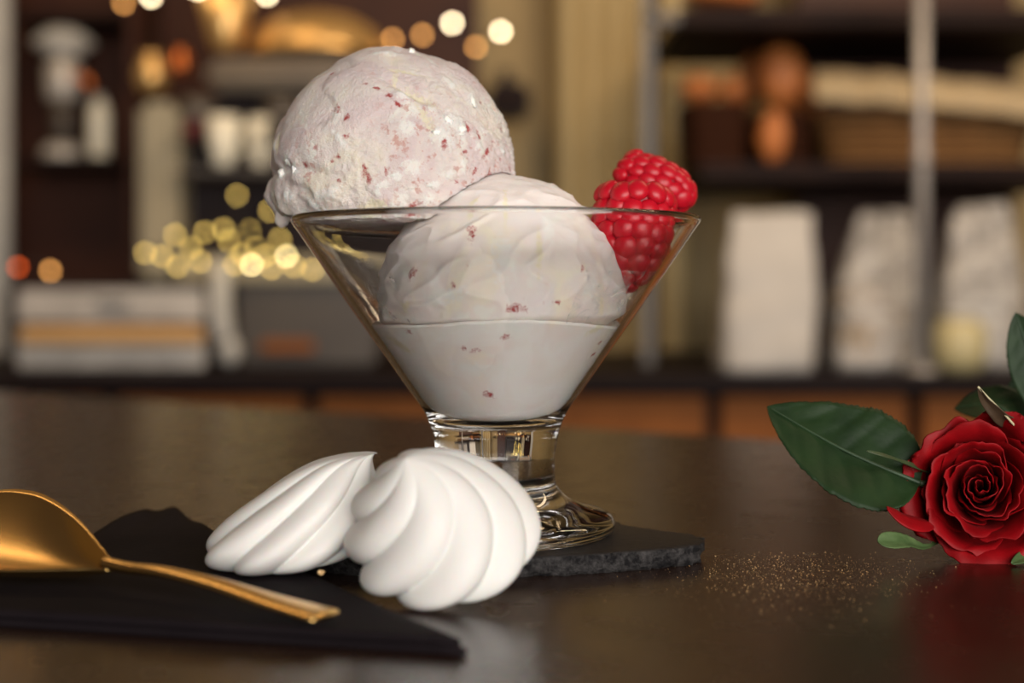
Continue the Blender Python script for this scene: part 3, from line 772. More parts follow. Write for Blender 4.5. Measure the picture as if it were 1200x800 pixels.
mesh('bowl', *bw, M['gold'], sp); mesh('handle', *hd, M['gold'], sp)

# ------------------------------------------------------------------ rose
RC = P(1148, 573, 0.372)                       # middle of the bloom
RA = Vector((-0.26, -0.90, 0.24)).normalized() # the bloom looks at the camera, a little left and up
RT = Matrix.Translation(RC - RA * 0.012) @ frame(RA, (0, 0, 1))
rose = thing('rose', (RC.x, RC.y, 0.0), 'red rose bloom with green leaves lying on the table', 'flower')
def petal(phi, r, h, hw, spiral, flare, seed, tilt=0.0):
    nu, nv = 22, 16; vv, ff = [], []; s = Vector((seed * 2.1, seed * 0.7, seed))
    for th in (0, 1):
        for i in range(nu + 1):
            u = -1 + 2 * i / nu
            for j in range(nv + 1):
                v = j / nv
                top = 1 - 0.16 * abs(u) ** 2.4 + 0.05 * noise.noise(Vector((u * 2.2, 0, 0)) + s)
                vz = v * top
                rho = r * (0.30 + 0.70 * (1 - (1 - v) ** 2.2)) + r * spiral * u
                lipc = max(0, v - 0.72) / 0.28
                rho += flare * lipc ** 1.8 * (1 - 0.35 * u * u) + (0.0004 + 0.0016 * min(1, r / 0.012)) * lipc * noise.noise(Vector((u * 2.6, v, 0)) + s * 1.3) + 0.0005 * min(1, r / 0.010) * lipc * noise.noise(Vector((u * 9, v, 0)) + s)
                z = h * vz - abs(flare) * 0.55 * lipc ** 2.4 + 0.0006 * noise.noise(Vector((u * 3, v * 2, 1)) + s)
                rho += r * 0.10 * noise.noise(Vector((u * 1.6, v * 1.4, 4)) + s)
                a = phi + u * hw * (0.55 + 0.45 * math.sin(math.pi * min(1, v * 0.75 + 0.2)))
                rho -= th * 0.00028
                vv.append(RT @ Vector((rho * math.cos(a) * 1.03, rho * math.sin(a) * 0.95, z - tilt * rho * math.cos(a))))
    S = (nu + 1) * (nv + 1); g = lambda t, i, j: t * S + i * (nv + 1) + j
    for i in range(nu):
        for j in range(nv):
            ff.append((g(0, i, j), g(0, i + 1, j), g(0, i + 1, j + 1), g(0, i, j + 1)))
            ff.append((g(1, i, j), g(1, i, j + 1), g(1, i + 1, j + 1), g(1, i + 1, j)))
        ff.append((g(0, i, nv), g(0, i + 1, nv), g(1, i + 1, nv), g(1, i, nv)))
    for j in range(nv):
        ff.append((g(0, 0, j), g(0, 0, j + 1), g(1, 0, j + 1), g(1, 0, j))); ff.append((g(0, nu, j), g(1, nu, j), g(1, nu, j + 1), g(0, nu, j + 1)))
    return vv, ff
rr_ = random.Random(3); phi = 0.6
NP = 26
for i in range(NP):
    t = i / (NP - 1)
    r = 0.0014 + 0.0165 * t ** 1.05
    h = 0.0225 - 0.0012 * t + (0.0012 if t > 0.4 else 0) - (0.0040 * max(0, t - 0.7) / 0.3)
    hw = 2.2 - 1.15 * t
    flare = 0.0 if t < 0.25 else 0.0044 * (t - 0.25) / 0.75
    mesh('petal', *petal(phi, r, h * rr_.uniform(0.97, 1.03), hw, 0.20 - 0.10 * t, flare, i + 1), M['petal'], rose)
    phi += 2.40 + rr_.uniform(-0.2, 0.2)
# a dark drooping outer petal at the lower left
def strip(path, wds, mat, name, parent, up=(0, -1, 0), cup=0.0, thick=0.0003, seed=1.0, nw=8, teeth=0, parent_part=None):
    """a leaf-like blade along a path; wds are half widths along it"""
    path = [Vector(p) for p in path]; n = len(path); vv, ff = [], []; up = Vector(up).normalized()
    for th in (0, 1):
        for i, p in enumerate(path):
            t = (path[min(i + 1, n - 1)] - path[max(i - 1, 0)]).normalized(); s = t.cross(up).normalized(); nn = s.cross(t).normalized()
            for j in range(-nw, nw + 1):
                q = j / nw; wv = wds[i]
                if teeth and abs(q) > 0.9: wv *= 1 + 0.055 * ((i * teeth / n) % 1.0 - 0.5)
                ripple = 0.05 * wv * noise.noise(Vector((q * 2, i / n * 5, seed)))
                vein = -0.022 * wds[i] * abs(math.sin((i / n * 7.0 + abs(q) * 1.1) * math.pi)) ** 6 if cup and teeth else 0
                vv.append(p + s * (q * wv) + nn * (cup * wv * abs(q) ** 1.3 + ripple + vein - th * thick))
    m = 2 * nw + 1; S = n * m; g = lambda t, i, j: t * S + i * m + j
    for i in range(n - 1):
        for j in range(m - 1):
            ff.append((g(0, i, j), g(0, i, j + 1), g(0, i + 1, j + 1), g(0, i + 1, j))); ff.append((g(1, i, j), g(1, i + 1, j), g(1, i + 1, j + 1), g(1, i, j + 1)))
        ff.append((g(0, i, 0), g(0, i + 1, 0), g(1, i + 1, 0), g(1, i, 0))); ff.append((g(0, i, m - 1), g(1, i, m - 1), g(1, i + 1, m - 1), g(0, i + 1, m - 1)))
    for j in range(m - 1):
        ff.append((g(0, 0, j), g(1, 0, j), g(1, 0, j + 1), g(0, 0, j + 1))); ff.append((g(0, n - 1, j), g(0, n - 1, j + 1), g(1, n - 1, j + 1), g(1, n - 1, j)))
    return mesh(name, vv, ff, mat, parent)
def leafw(n, wmax, peak=0.42):
    o = []
    for i in range(n):
        t = i / (n - 1); e = math.log(0.5) / math.log(peak)
        o.append(max(0.00015, wmax * math.sin(math.pi * t ** e) ** (0.75 if t < peak else 1.0)))
    return o
# main leaf: base behind the bloom, tip far left
def leaf(base, mid, tip, wmax, up, cup, seed, peak=0.42, veins=6):
    n = 72; path = catmull([base, mid, tip], 36); n = len(path); wd = leafw(n, wmax, peak)
    lf = strip(path, wd, M['leaf'], 'leaf', rose, up, cup, 0.00035, seed, 10, 30)
    u = Vector(up).normalized()
    mesh('midrib', *tube([p + u * 0.0001 for p in path[:-3]], [0.0006 * (1 - i / n) + 0.0001 for i in range(n - 3)], 6), M['vein'], lf)
    return lf
leaf(P(1078, 566, 0.372), P(990, 528, 0.376), P(899, 476, 0.384), 0.0156, (0.10, -0.80, 0.60), 0.14, 2.0, 0.40)
leaf(P(1215, 520, 0.405), P(1170, 476, 0.410), P(1118, 478, 0.418), 0.0085, (0.1, -0.7, 0.7), 0.15, 4.0, 0.45)
leaf(P(1235, 500, 0.40), P(1212, 430, 0.402), P(1190, 366, 0.405), 0.0068, (-0.3, -0.9, 0.2), 0.15, 6.0, 0.5)
leaf(P(1240, 545, 0.41), P(1205, 500, 0.415), P(1190, 440, 0.42), 0.0075, (-0.3, -0.9, 0.2), 0.15, 7.0, 0.5)
strip(catmull([P(1092, 612, 0.366), P(1066, 607, 0.362), P(1040, 594, 0.360)], 10), [0.0034 * math.sin(math.pi * (0.15 + 0.80 * i / 20)) for i in range(21)], M['petal'], 'petal', rose, (0.1, -0.5, 0.85), -0.3)
# sepals
spath = catmull([RC - RA * 0.012 + Vector((0.006, 0, 0.006)), P(1190, 505, 0.376), P(1172, 488, 0.370), P(1155, 470, 0.368), P(1147, 455, 0.366)], 8); ns = len(spath)
sb = strip(spath, [0.0032 * (1 - i / (ns - 1)) ** 0.8 + 0.0002 for i in range(ns)], M['sepal_brown'], 'sepal', rose, (-0.5, -0.8, -0.2), 0.25)
mesh('sepal_margin', *tube(catmull([P(1192, 502, 0.3705), P(1174, 482, 0.3690), P(1158, 466, 0.3672), P(1146, 453, 0.3660)], 8), 0.00030, 6), M['sepal_edge'], sb)
cal = RC - RA * 0.014
strip(catmull([cal + Vector((-0.004, 0, 0.003)), P(1072, 547, 0.372), P(1040, 535, 0.362), P(1016, 528, 0.360)], 8), [0.0013 * (1 - max(0, i - 8) / 16) + 0.0002 for i in range(25)], M['stem'], 'sepal', rose, (0, -0.5, 0.8), 0.3)
s1 = strip(catmull([cal + Vector((-0.003, 0, -0.004)), P(1092, 638, 0.370), P(1062, 634, 0.362), P(1040, 634, 0.359), P(1029, 634, 0.358)], 8), [0.0010] * 4 + [0.0007] * 4 + [0.00041, 0.0007, 0.00081, 0.00124, 0.00129, 0.00171, 0.00162, 0.00202, 0.0019, 0.00241, 0.0023, 0.00249, 0.00237, 0.00257, 0.00244, 0.00257, 0.0023, 0.00233, 0.0021, 0.00202, 0.00169, 0.00156, 0.00115, 0.00086, 0.00027],
           M['sepal'], 'sepal', rose, (-0.1, -0.75, 0.65), 0.25)
strip(catmull([P(1225, 650, 0.366), P(1205, 652, 0.362), P(1186, 660, 0.358)], 8), [0.0022 * math.sin(math.pi * (0.25 + 0.70 * i / 16)) for i in range(17)], M['sepal'], 'sepal', rose, (0, -0.6, 0.8), 0.3)
stem_pts = catmull([cal, cal - RA * 0.012, Vector((0.165, 0.41, 0.010)), Vector((0.235, 0.45, 0.0035)), Vector((0.32, 0.48, 0.0032))], 8)
mesh('calyx', *xf(lathe([(0, -0.010), (0.0034, -0.0085), (0.0048, -0.004), (0.0052, 0.0), (0.0, 0.003)], 20), Matrix.Translation(cal) @ frame(RA)), M['stem'], rose)
stem = mesh('stem', *tube(stem_pts, 0.0026, 10), M['stem'], rose)
br = Vector((0.163, 0.4085, 0.0105)); fork = Vector((0.1555, 0.4070, 0.0210))
for pts, r_ in (([br, fork], 0.0010), ([fork, P(1215, 520, 0.405)], 0.0007), ([fork, P(1235, 500, 0.40)], 0.0007), ([fork, P(1240, 545, 0.41)], 0.0007),
                ([Vector((0.150, 0.4000, 0.0120)), Vector((0.128, 0.388, 0.0165)), P(1078, 566, 0.372)], 0.0008)):
    mesh('petiole', *tube(catmull(pts, 6), r_, 8), M['stem'], stem)

# ------------------------------------------------------------------ gold glitter on the table
def glitter():
    rnd = random.Random(11); vv, ff = [], []
    def add(x, y, s):
        o = len(vv); n = Vector((rnd.gauss(0, 0.5), rnd.gauss(0, 0.5), 1)).normalized(); Q = frame(n)
        c = Vector((x, y, s * 0.6 + 0.00004)); a0 = rnd.random() * 6
        for q in range(4): a = a0 + q * math.pi / 2; vv.append(c + Q @ Vector((s * math.cos(a), s * math.sin(a), 0)))
        ff.append((o, o + 1, o + 2, o + 3))
    for i in range(1800):
        px, py = rnd.gauss(935, 70), 668 + abs(rnd.gauss(0, 26)) - rnd.random() * 24
        d = CH * F / (py - YH); p = P(px, py, d); add(p.x, p.y, rnd.choice((0.00007, 0.00009, 0.00012, 0.00017)))
    for i in range(900):
        px, py = rnd.uniform(640, 1050), rnd.uniform(650, 800); d = CH * F / (py - YH); p = P(px, py, d); add(p.x, p.y, 0.00005)
    for i in range(500):
        px, py = rnd.uniform(-20, 200), rnd.uniform(755, 800); d = CH * F / (py - YH); p = P(px, py, d); add(p.x, p.y, 0.00005)
    return vv, ff
tag(mesh('gold_glitter', *glitter(), M['glitter'], smooth=False), 'fine gold glitter dust scattered on the dark table', 'glitter', kind='stuff')
g0 = P(376, 678, 0.3315)
tag(mesh('gold_flake', *xf(blob(4, 0.0009, 0.0007, 0.0006, 0.5), Matrix.Translation((g0.x, g0.y, NZ + 0.0006))), M['glitter'], smooth=False), 'tiny gold flake on the napkin beside the lying meringue', 'flake')

# ================================================================== blurred shop behind
# ---- left: back panel of dark wood, shelving
bp = P(12, 0, 2.52), P(400, 0, 2.52)
sh = thing('back_cabinet', ((bp[0].x + bp[1].x) / 2, 2.5, CZ), 'dark reddish brown wooden back cabinet behind the coffee machine', 'cabinet')
mesh('back_panel', *box((bp[0].x, 2.52, CZ), (P(560, 0, 2.52).x, 2.56, 0.62), 0.003), M['maroonwood'], sh, smooth=False)
for py in (14, 184):
    a = P(14, py, 2.36); b = P(150, py + 10, 2.36); mesh('shelf', *box((a.x, 2.36, b.z), (b.x, 2.52, a.z), 0.002), M['darkwood'], sh, smooth=False)
a = P(148, 0, 2.34); b = P(160, 0, 2.34); mesh('upright', *box((a.x, 2.34, CZ), (b.x, 2.52, 0.62), 0.002), M['maroonwood'], sh, smooth=False)

# ---- drawer unit with steel fronts
def on_counter(px, d): v = P(px, 0, d); return Vector((v.x, d, CZ))
du = thing('drawer_unit', on_counter(129, 1.98), 'low black unit with two steel drawers below the coffee machine', 'drawer unit')
mesh('body', *box((P(6, 0, 1.95).x, 1.95, CZ), (P(252, 0, 1.95).x, 2.30, P(0, 334, 1.95).z), 0.004), M['black'], du, smooth=False)
d1 = mesh('drawer', *pbox(19, 339, 238, 377, 1.925, 0.024, 0.003), M['steel'], du, smooth=False)
d2 = mesh('drawer', *pbox(19, 384, 238, 431, 1.925, 0.024, 0.003), M['steel'], du, smooth=False)
mesh('handle', *pbox(20, 382, 238, 404, 1.905, 0.018, 0.006), M['goldpaint'], d2, smooth=False)
mesh('handle', *pbox(110, 352, 150, 357, 1.912, 0.010, 0.003), M['black'], d1, smooth=False)
# ---- coffee machine
cmz = P(0, 334, 1.95).z
cm = thing('coffee_machine', Vector((P(290, 0, 2.05).x, 2.05, CZ)), 'large grey and black espresso machine with brass dome behind the scoops', 'coffee machine')
def cpart(name, px0, py0, px1, py1, d, dep, m, bev=0.006, par=None): return mesh(name, *pbox(px0, py0, px1, py1, d, dep, bev), M[m], par or cm, smooth=False)
cpart('side_panel', 160, 118, 208, 330, 2.02, 0.30, 'panelgrey', 0.012)
cpart('body', 206, 110, 440, 330, 2.10, 0.22, 'black', 0.008)
cpart('upper_housing', 240, 66, 430, 104, 2.04, 0.26, 'greytan', 0.012)
cpart('cup_tray', 206, 196, 430, 204, 1.99, 0.11, 'greydark', 0.003)
cpart('plinth', 276, 328, 440, 428, 2.00, 0.30, 'greydark', 0.006)
cpart('drip_tray', 206, 300, 440, 330, 1.98, 0.12, 'panelgrey', 0.004)
for px in (232, 330):
    g = mesh('group_head', *xf(lathe([(0, 0), (0.026, 0), (0.028, 0.006), (0.028, 0.03), (0.020, 0.036), (0, 0.036)], 28), Matrix.Translation(P(px, 144, 2.06))), M['greydark'], cm)
    mesh('portafilter_handle', *tube([P(px, 146, 2.03), P(px - 4, 149, 1.97), P(px - 8, 154, 1.92)], [0.008, 0.010, 0.012], 12), M['redplastic' if px == 232 else 'black'], g)
vv, ff = lathe([(0.105, 0), (0.104, 0.012), (0.09, 0.036), (0.06, 0.055), (0.022, 0.064), (0.0, 0.066)], 40)
mesh('dome', *xf((vv, ff), Matrix.Translation(P(372, 66, 2.16))), M['brass'], cm)
sw = mesh('steam_wand', *tube(catmull([P(258, 308, 1.945), P(258, 330, 1.935), P(258, 365, 1.93), P(262, 396, 1.93)], 6), 0.0150, 14), M['whiteplastic'], cm)
mesh('wand_tip', *xf(ico(3), Matrix.Translation(P(269, 411, 1.93)) @ Matrix.Diagonal((0.0150, 0.0150, 0.0205, 1))), M['whiteplastic'], sw)
mesh('badge_plate', *pbox(304, 398, 368, 414, 1.985, 0.012, 0.004), M['brownwood'], cm, smooth=False)
# cups on the tray
def cup(px, py_b, d, rpx, hpx, label, m='china', grp='cups on the coffee machine tray'):
    r = rpx * d / F; h = hpx * d / F; b = P(px, py_b, d)
    c = thing('coffee_cup', b, label, 'cup', grp)
    pr = [(0, 0), (r * 0.55, 0), (r * 0.60, h * 0.05), (r * 0.92, h * 0.45), (r, h), (r * 0.93, h), (r * 0.85, h * 0.45), (r * 0.5, h * 0.12), (0, h * 0.12)]
    mesh('cup_body', *lathe(pr, 32, b), M[m], c)
    hp = [b + Vector((r * 0.9, 0, h * 0.75)), b + Vector((r * 1.5, 0, h * 0.78)), b + Vector((r * 1.55, 0, h * 0.4)), b + Vector((r * 0.8, 0, h * 0.3))]
    mesh('handle', *tube(catmull(hp, 6), r * 0.12, 8, up=Vector((0, 1, 0))), M[m], c)
cup(262, 195, 2.03, 19, 58, 'tall bright white cup on the espresso machine tray')
cup(304, 195, 2.03, 14, 56, 'smaller white cup beside the tall cup, half hidden by ice cream')
# ---- grinder and bottle on the left shelf
gb = P(74, 184, 2.40); gb.z = P(14, 184, 2.36).z
gr = thing('coffee_grinder', gb, 'pale grey coffee grinder with flared hopper on the left shelf', 'grinder')
s = 2.40 / F
mesh('base', *lathe([(0, 0), (24 * s, 0), (25 * s, 3 * s), (23 * s, 14 * s), (14 * s, 18 * s), (0, 18 * s)], 28, gb), M['steel'], gr)
mesh('body', *lathe([(0, 17 * s), (13 * s, 17 * s), (13 * s, 66 * s), (0, 67 * s)], 28, gb), M['greydark'], gr)
mesh('motor_housing', *lathe([(0, 66 * s), (14 * s, 66 * s), (20 * s, 72 * s), (21 * s, 108 * s), (14 * s, 116 * s), (0, 117 * s)], 28, gb), M['steel'], gr)
mesh('hopper', *lathe([(0, 115 * s), (11 * s, 116 * s), (15 * s, 120 * s), (36 * s, 134 * s), (34 * s, 139 * s), (18 * s, 152 * s), (0, 155 * s)], 28, gb), M['whiteplastic'], gr)
mesh('spout', *tube([gb + Vector((0.018, -0.012, 96 * s)), gb + Vector((0.045, -0.02, 92 * s)), gb + Vector((0.055, -0.022, 78 * s))], 0.008, 10, up=Vector((0, 1, 0))), M['copper'], gr)
bb = P(116, 180, 2.37); s = 2.37 / F; bb.z = gb.z
bo = thing('milk_bottle', bb, 'white bottle with rounded shoulders beside the grinder', 'bottle')
mesh('bottle_body', *lathe([(0, 0), (11 * s, 0), (12 * s, 3 * s), (12 * s, 50 * s), (9 * s, 62 * s), (5 * s, 67 * s), (0, 67 * s)], 28, bb), M['china'], bo)
mesh('cap', *lathe([(0, 66 * s), (6 * s, 66 * s), (6 * s, 72 * s), (0, 73 * s)], 20, bb), M['whiteplastic'], bo)
# ---- copper pots hanging beside the machine
for px, py, rp, m, lab in ((178, 86, 19, 'brass', 'golden brass jug hanging above the machine panel'), (212, 73, 12, 'copper', 'small red copper jug hanging next to the brass jug')):
    d = 2.20; s = d / F; b = P(px, py + rp * 1.2, d)
    j = thing('jug', b, lab, 'jug', 'hanging metal jugs')
    mesh('jug_body', *lathe([(0, 0), (rp * 0.7 * s, 0), (rp * s, rp * 0.8 * s), (rp * 0.95 * s, rp * 1.5 * s), (rp * 0.6 * s, rp * 2.1 * s), (rp * 0.7 * s, rp * 2.4 * s), (rp * 0.62 * s, rp * 2.4 * s), (rp * 0.5 * s, rp * 2.0 * s), (0, rp * 0.3 * s)], 28, b), M[m], j)
    mesh('hook', *tube([b + Vector((0, 0, rp * 2.0 * s)), b + Vector((0, 0.01, rp * 3 * s)), Vector((b.x, 2.3, 0.62))], 0.002, 6, up=Vector((1, 0, 0))), M['wire'], j)
# ---- pendant cone lamp
pb = P(265, 62, 2.10); s = 2.10 / F
pl = thing('pendant_lamp', pb, 'cone shaped golden pendant lamp hanging above the coffee machine', 'lamp')
mesh('lamp_shade', *lathe([(0, 0), (14 * s, 2 * s), (18 * s, 12 * s), (40 * s, 92 * s), (38 * s, 92 * s), (16 * s, 12 * s), (0, 5 * s)], 36, pb), M['brass'], pl)
mesh('cable', *tube([pb + Vector((0, 0, 92 * s)), Vector((pb.x, 2.10, 1.0))], 0.003, 8, up=Vector((1, 0, 0))), M['wire'], pl)
mesh('bulb', *xf(ico(3), Matrix.Translation(pb + Vector((-24 * s, -42 * s, 68 * s))) @ Matrix.Scale(5 * s, 4)), M['bulb_white'], pl)
# ---- light strings: every bulb is a part
BULB = {}
def string(name, d, pts, label, wire_pts=None, rad=3.4):
    root = thing(name, P(pts[0][0], pts[0][1], d), label, 'string lights')
    for px, py, m in pts:
        dd = d + 0.03 * math.sin(px * 1.7)
        if m not in BULB:
            me = bpy.data.meshes.new('bulb'); v, f = ico(2, 1.0); me.from_pydata(v, [], f); me.materials.append(M[m])
            me.polygons.foreach_set('use_smooth', [True] * len(me.polygons)); BULB[m] = me
        o = bpy.data.objects.new('bulb', BULB[m]); COL.objects.link(o); o.parent = root
        o.location = P(px, py, dd) - Vector(root.location); r = rad * dd / F; o.scale = (r, r, r)
    wp = [P(px, py, d + 0.03 * math.sin(px * 1.7)) + Vector((0, 0.006, 0.006)) for px, py, m in sorted(pts, key=lambda q: q[0])]
    mesh('wire', *tube(catmull(wp, 4), 0.0012, 5), M['wire'], root)
string('ceiling_light_string', 2.15, [(145, 4, 'bulb_amber'), (177, -4, 'bulb_white'), (313, -6, 'bulb_white'), (420, 38, 'bulb_amber'), (460, 46, 'bulb_amber'), (495, 41, 'bulb_amber'),
        (530, 27, 'bulb_white'), (558, 55, 'bulb_amber'), (587, 37, 'bulb_white')], 'string of round warm bulbs above the top scoop')
rn = random.Random(4)
gp = [(262, 268, 'bulb_gold'), (268, 282, 'bulb_gold'), (293, 270, 'bulb_gold'), (300, 290, 'bulb_gold'), (295, 310, 'bulb_gold2'), (336, 300, 'bulb_gold2'), (328, 280, 'bulb_gold'), (278, 229, 'bulb_gold'),
      (316, 247, 'bulb_gold'), (345, 312, 'bulb_gold'), (366, 316, 'bulb_gold'), (318, 314, 'bulb_gold'), (240, 272, 'bulb_gold'), (224, 290, 'bulb_gold'), (208, 312, 'bulb_gold'), (205, 275, 'bulb_gold'),
      (170, 296, 'bulb_gold'), (235, 306, 'bulb_gold'), (284, 298, 'bulb_gold'), (190, 300, 'bulb_gold'), (310, 300, 'bulb_gold'), (275, 310, 'bulb_gold')]
string('fairy_light_string', 1.93, gp, 'cluster of golden fairy lights draped over the machine drip tray', rad=2.6)
string('lamp_string', 1.94, [(21, 313, 'bulb_red'), (59, 317, 'bulb_amber')], 'pair of orange lamps glowing above the steel drawers')
# ---- dark speaker-like object right of the scoop
k_ = thing('speaker', P(600, 140, 2.45), 'small black wall speaker beside the fluted pilaster', 'speaker')
mesh('speaker_body', *pbox(572, 95, 622, 136, 2.42, 0.10, 0.012), M['black'], k_, smooth=False)
mesh('bracket', *pbox(585, 80, 600, 97, 2.46, 0.16, 0.004), M['black'], k_, smooth=False)
mesh('grille', *pbox(577, 100, 617, 131, 2.415, 0.006, 0.003), M['darkwood'], k_, smooth=False)

# ---- right: shelf unit
SX0, SX1 = P(792, 0, 2.05).x, P(1290, 0, 2.05).x
su = thing('shelf_unit', Vector(((SX0 + SX1) / 2, 2.2, CZ)), 'dark open shelving with a steel upright, right of the pilaster', 'shelf')
a = P(0, 8, 2.02).z; b = P(0, 30, 2.02).z
mesh('shelf', *box((SX0, 2.02, b), (SX1, 2.40, a), 0.003), M['darkwood'], su, smooth=False)
a2 = P(0, 190, 2.02).z; b2 = P(0, 212, 2.02).z
mesh('shelf', *box((P(822, 0, 2.02).x, 2.02, b2), (SX1, 2.40, a2), 0.003), M['darkwood'], su, smooth=False)
mesh('back_panel', *box((P(935, 0, 2.40).x, 2.40, CZ), (SX1, 2.43, 1.30), 0.002), M['maroonwood'], su, smooth=False)  # shelf backing, extended upward out of view to darken the table's reflection
mesh('upright', *box((P(753, 0, 2.0).x, 2.0, CZ), (P(767, 0, 2.0).x, 2.017, 0.62), 0.003), M['greydark'], su, smooth=False)
mesh('bracket', *box((P(753, 0, 2.0).x, 2.0, b), (SX0, 2.03, b + 0.014), 0.002), M['greydark'], su, smooth=False)
pp = on_counter(1080, 1.86)
po = thing('steel_post', pp, 'slim chrome post standing in front of the shelves', 'post')
mesh('tube', *tube([pp, pp + Vector((0, 0, 0.62))], 0.0085, 20, up=Vector((1, 0, 0))), M['chrome'], po)
mesh('foot_flange', *lathe([(0, 0), (0.022, 0), (0.022, 0.004), (0.013, 0.010), (0, 0.010)], 24, pp), M['chrome'], po)
mesh('collar', *lathe([(0.0085, 0.27), (0.0100, 0.272), (0.0100, 0.292), (0.0085, 0.294)], 24, pp), M['chrome'], po)

# baskets and bread
def basket(px0, px1, py0, py1, d, dep, m, label):
    a, b = P(px0, py1, d), P(px1, py0, d); cx, cz0, cz1 = (a.x + b.x) / 2, a2, b.z
    root = thing('bread_basket', Vector((cx, d + dep / 2, a2)), label, 'basket', 'wicker baskets on the shelf')
    w2 = (b.x - a.x) / 2; rows = 6; hh = (cz1 - cz0)
    for i in range(rows):
        t = (i + 0.5) / rows; sx = w2 * (0.86 + 0.12 * t); sy = dep / 2 * (0.86 + 0.12 * t); pts = []
        for q in range(33):
            an = 2 * math.pi * q / 32; c_, s_ = math.cos(an), math.sin(an); e = 0.5
            pts.append(Vector((cx + sx * math.copysign(abs(c_) ** e, c_), d + dep / 2 + sy * math.copysign(abs(s_) ** e, s_), cz0 + hh * t)))
        mesh('woven_band', *tube(pts, hh / rows * 0.52, 8), M[m], root)
    mesh('bottom', *box((cx - w2 * 0.84, d + dep * 0.08, cz0), (cx + w2 * 0.84, d + dep * 0.92, cz0 + 0.006)), M[m], root, smooth=False)
    return root
basket(806, 880, 118, 190, 2.06, 0.16, 'wicker', 'small dark wicker basket at the left end of the shelf')
basket(884, 955, 130, 190, 2.08, 0.16, 'wicker', 'dark wicker basket holding bread, second from the left')
basket(962, 1230, 126, 190, 2.07, 0.18, 'wicker_tan', 'long tan wicker basket lined with cream cloth')
def loaf(px, py, d, rx, rz, tilt, label, seed):
    c = P(px, py, d); s = d / F
    lf = blob(seed, rx * s, rx * s * 0.75, rz * s, 0.08, 4)
    Mx = Matrix.Translation(c) @ Matrix.Rotation(R(tilt), 4, 'Y')
    o = mesh('bread_loaf', *xf(lf, Mx), M['bread']); tag(o, label, 'bread', 'bread in the shelf baskets')
loaf(820, 104, 2.13, 22, 16, 0, 'small round bread roll in the leftmost basket', 1)
loaf(858, 104, 2.15, 16, 16, 20, 'bread roll at the right side of the leftmost basket', 2)
loaf(880, 96, 2.24, 18, 32, 8, 'tall brown loaf standing between the two dark baskets', 3)
loaf(916, 92, 2.15, 30, 38, -6, 'largest brown loaf standing in the second basket', 4)
loaf(946, 112, 2.17, 16, 28, -14, 'narrow loaf leaning beside the largest loaf', 6)
loaf(906, 160, 2.046, 17, 31, 4, 'upright orange brown loaf standing before the second basket', 8)
loaf(845, -3, 2.06, 48, 13, 3, 'long orange brown loaf on the top shelf', 5)
# cream cloth laid over the long basket
def cloth():
    n, m = 40, 10; vv, ff = [], []
    for i in range(n + 1):
        px = 955 + 280 * i / n; y0 = 82 + 22 * (i / n) ** 1.5
        for j in range(m + 1):
            t = j / m; q = P(px, y0 + 36 * t ** 1.3, 2.035 + 0.06 * (1 - t) ** 2)
            q += Vector((0, 0.006 * math.sin(i * 0.9 + t * 2) , 0.0012 * math.sin(i * 0.7)))
            vv.append(q)
    for i in range(n):
        for j in range(m): ff.append((i * (m + 1) + j, i * (m + 1) + j + 1, (i + 1) * (m + 1) + j + 1, (i + 1) * (m + 1) + j))
    return vv, ff
bc = mesh('linen_cloth', *cloth(), M['cloth']); tag(bc, 'cream linen cloth folded over the edge of the long basket', 'cloth')
sm = bc.modifiers.new('thickness', 'SOLIDIFY'); sm.thickness = 0.006

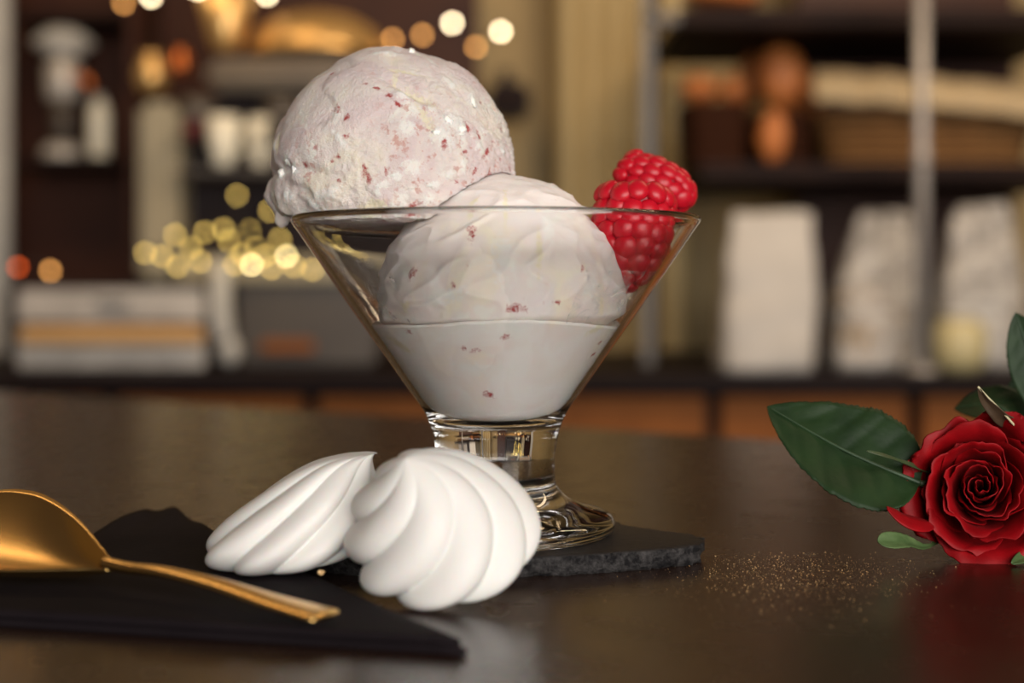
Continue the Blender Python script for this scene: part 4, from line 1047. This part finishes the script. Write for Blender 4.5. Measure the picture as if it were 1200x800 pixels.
# bags
def bag(name, px0, px1, py_top, d, dep, m, label, cat, grp, top_pinch, lean=0.0, seed=1):
    base = on_counter((px0 + px1) / 2, d); w2 = (px1 - px0) / 2 * d / F; H = P(0, py_top, d).z - CZ
    nt, na = 20, 40; vv, ff = [], []
    for i in range(nt + 1):
        t = i / nt
        for j in range(na):
            a = 2 * math.pi * j / na; c_, s_ = math.cos(a), math.sin(a)
            sx = w2 * (1 - (1 - top_pinch) * t ** 2.5); sy = dep / 2 * (1 - 0.92 * t ** 1.6)
            x = math.copysign(abs(c_) ** 0.4, c_) * sx; y = math.copysign(abs(s_) ** 0.4, s_) * sy
            nz = noise.noise(Vector((x * 25, y * 25 + seed, t * 5))) * 0.006
            vv.append((base.x + x + lean * t * H + nz, base.y + y + nz, base.z + t * H + (0.006 * noise.noise(Vector((x * 18, seed, 0))) if i == nt else 0)))
    for i in range(nt):
        for j in range(na): q = (j + 1) % na; ff.append((i * na + j, i * na + q, (i + 1) * na + q, (i + 1) * na + j))
    ff.append(tuple(reversed(range(na)))); ff.append(tuple(nt * na + j for j in range(na)))
    root = thing(name, base, label, cat, grp)
    mesh('bag_body', vv, ff, M[m], root)
    return root, base, w2, H
G = 'bags standing on the counter under the shelf'
bag('paper_bag', 838, 950, 250, 1.93, 0.10, 'paper', 'tall white paper bag at the left under the shelf', 'bag', G, 0.82, 0.06, 1)
def filled(px0, px1, py_top, d, label, lean, seed, fill, fm, py_fill):
    root, base, w2, H = bag('cellophane_bag', px0, px1, py_top, d, 0.11, 'cello', label, 'bag', G, 0.55, lean, seed)
    hf = P(0, py_fill, d).z - CZ
    for i in range(4):
        z = CZ + 0.006 + hf * (i + 0.5) / 4
        mesh('biscuit', *xf(blob(seed + i, w2 * 0.78, 0.036, hf / 4 * 0.56, 0.08, 3), Matrix.Translation((base.x + 0.004 * (-1) ** i, base.y, z))), M[fm], root)
filled(966, 1072, 248, 1.97, 'clear cellophane bag of beige biscuits left of the chrome post', 0.10, 3, 4, 'biscuit', 345)
filled(1092, 1194, 240, 2.00, 'crumpled clear cellophane bag right of the chrome post', 0.04, 5, 4, 'whiteplastic', 350)
filled(1216, 1300, 250, 2.02, 'clear cellophane bag at the right edge behind the rose', -0.05, 8, 4, 'bread', 370)
jb = on_counter(1124, 1.88); s = 1.88 / F
jr = thing('jar', jb, 'rounded pale yellow jar standing before the crumpled bag', 'jar')
mesh('jar_body', *lathe([(0, 0), (22 * s, 0), (30 * s, 10 * s), (33 * s, 30 * s), (30 * s, 52 * s), (20 * s, 62 * s), (0, 63 * s)], 32, jb), M['lemon'], jr)
mesh('lid', *lathe([(0, 62 * s), (20 * s, 62 * s), (20 * s, 70 * s), (0, 71 * s)], 28, jb), M['whiteplastic'], jr)
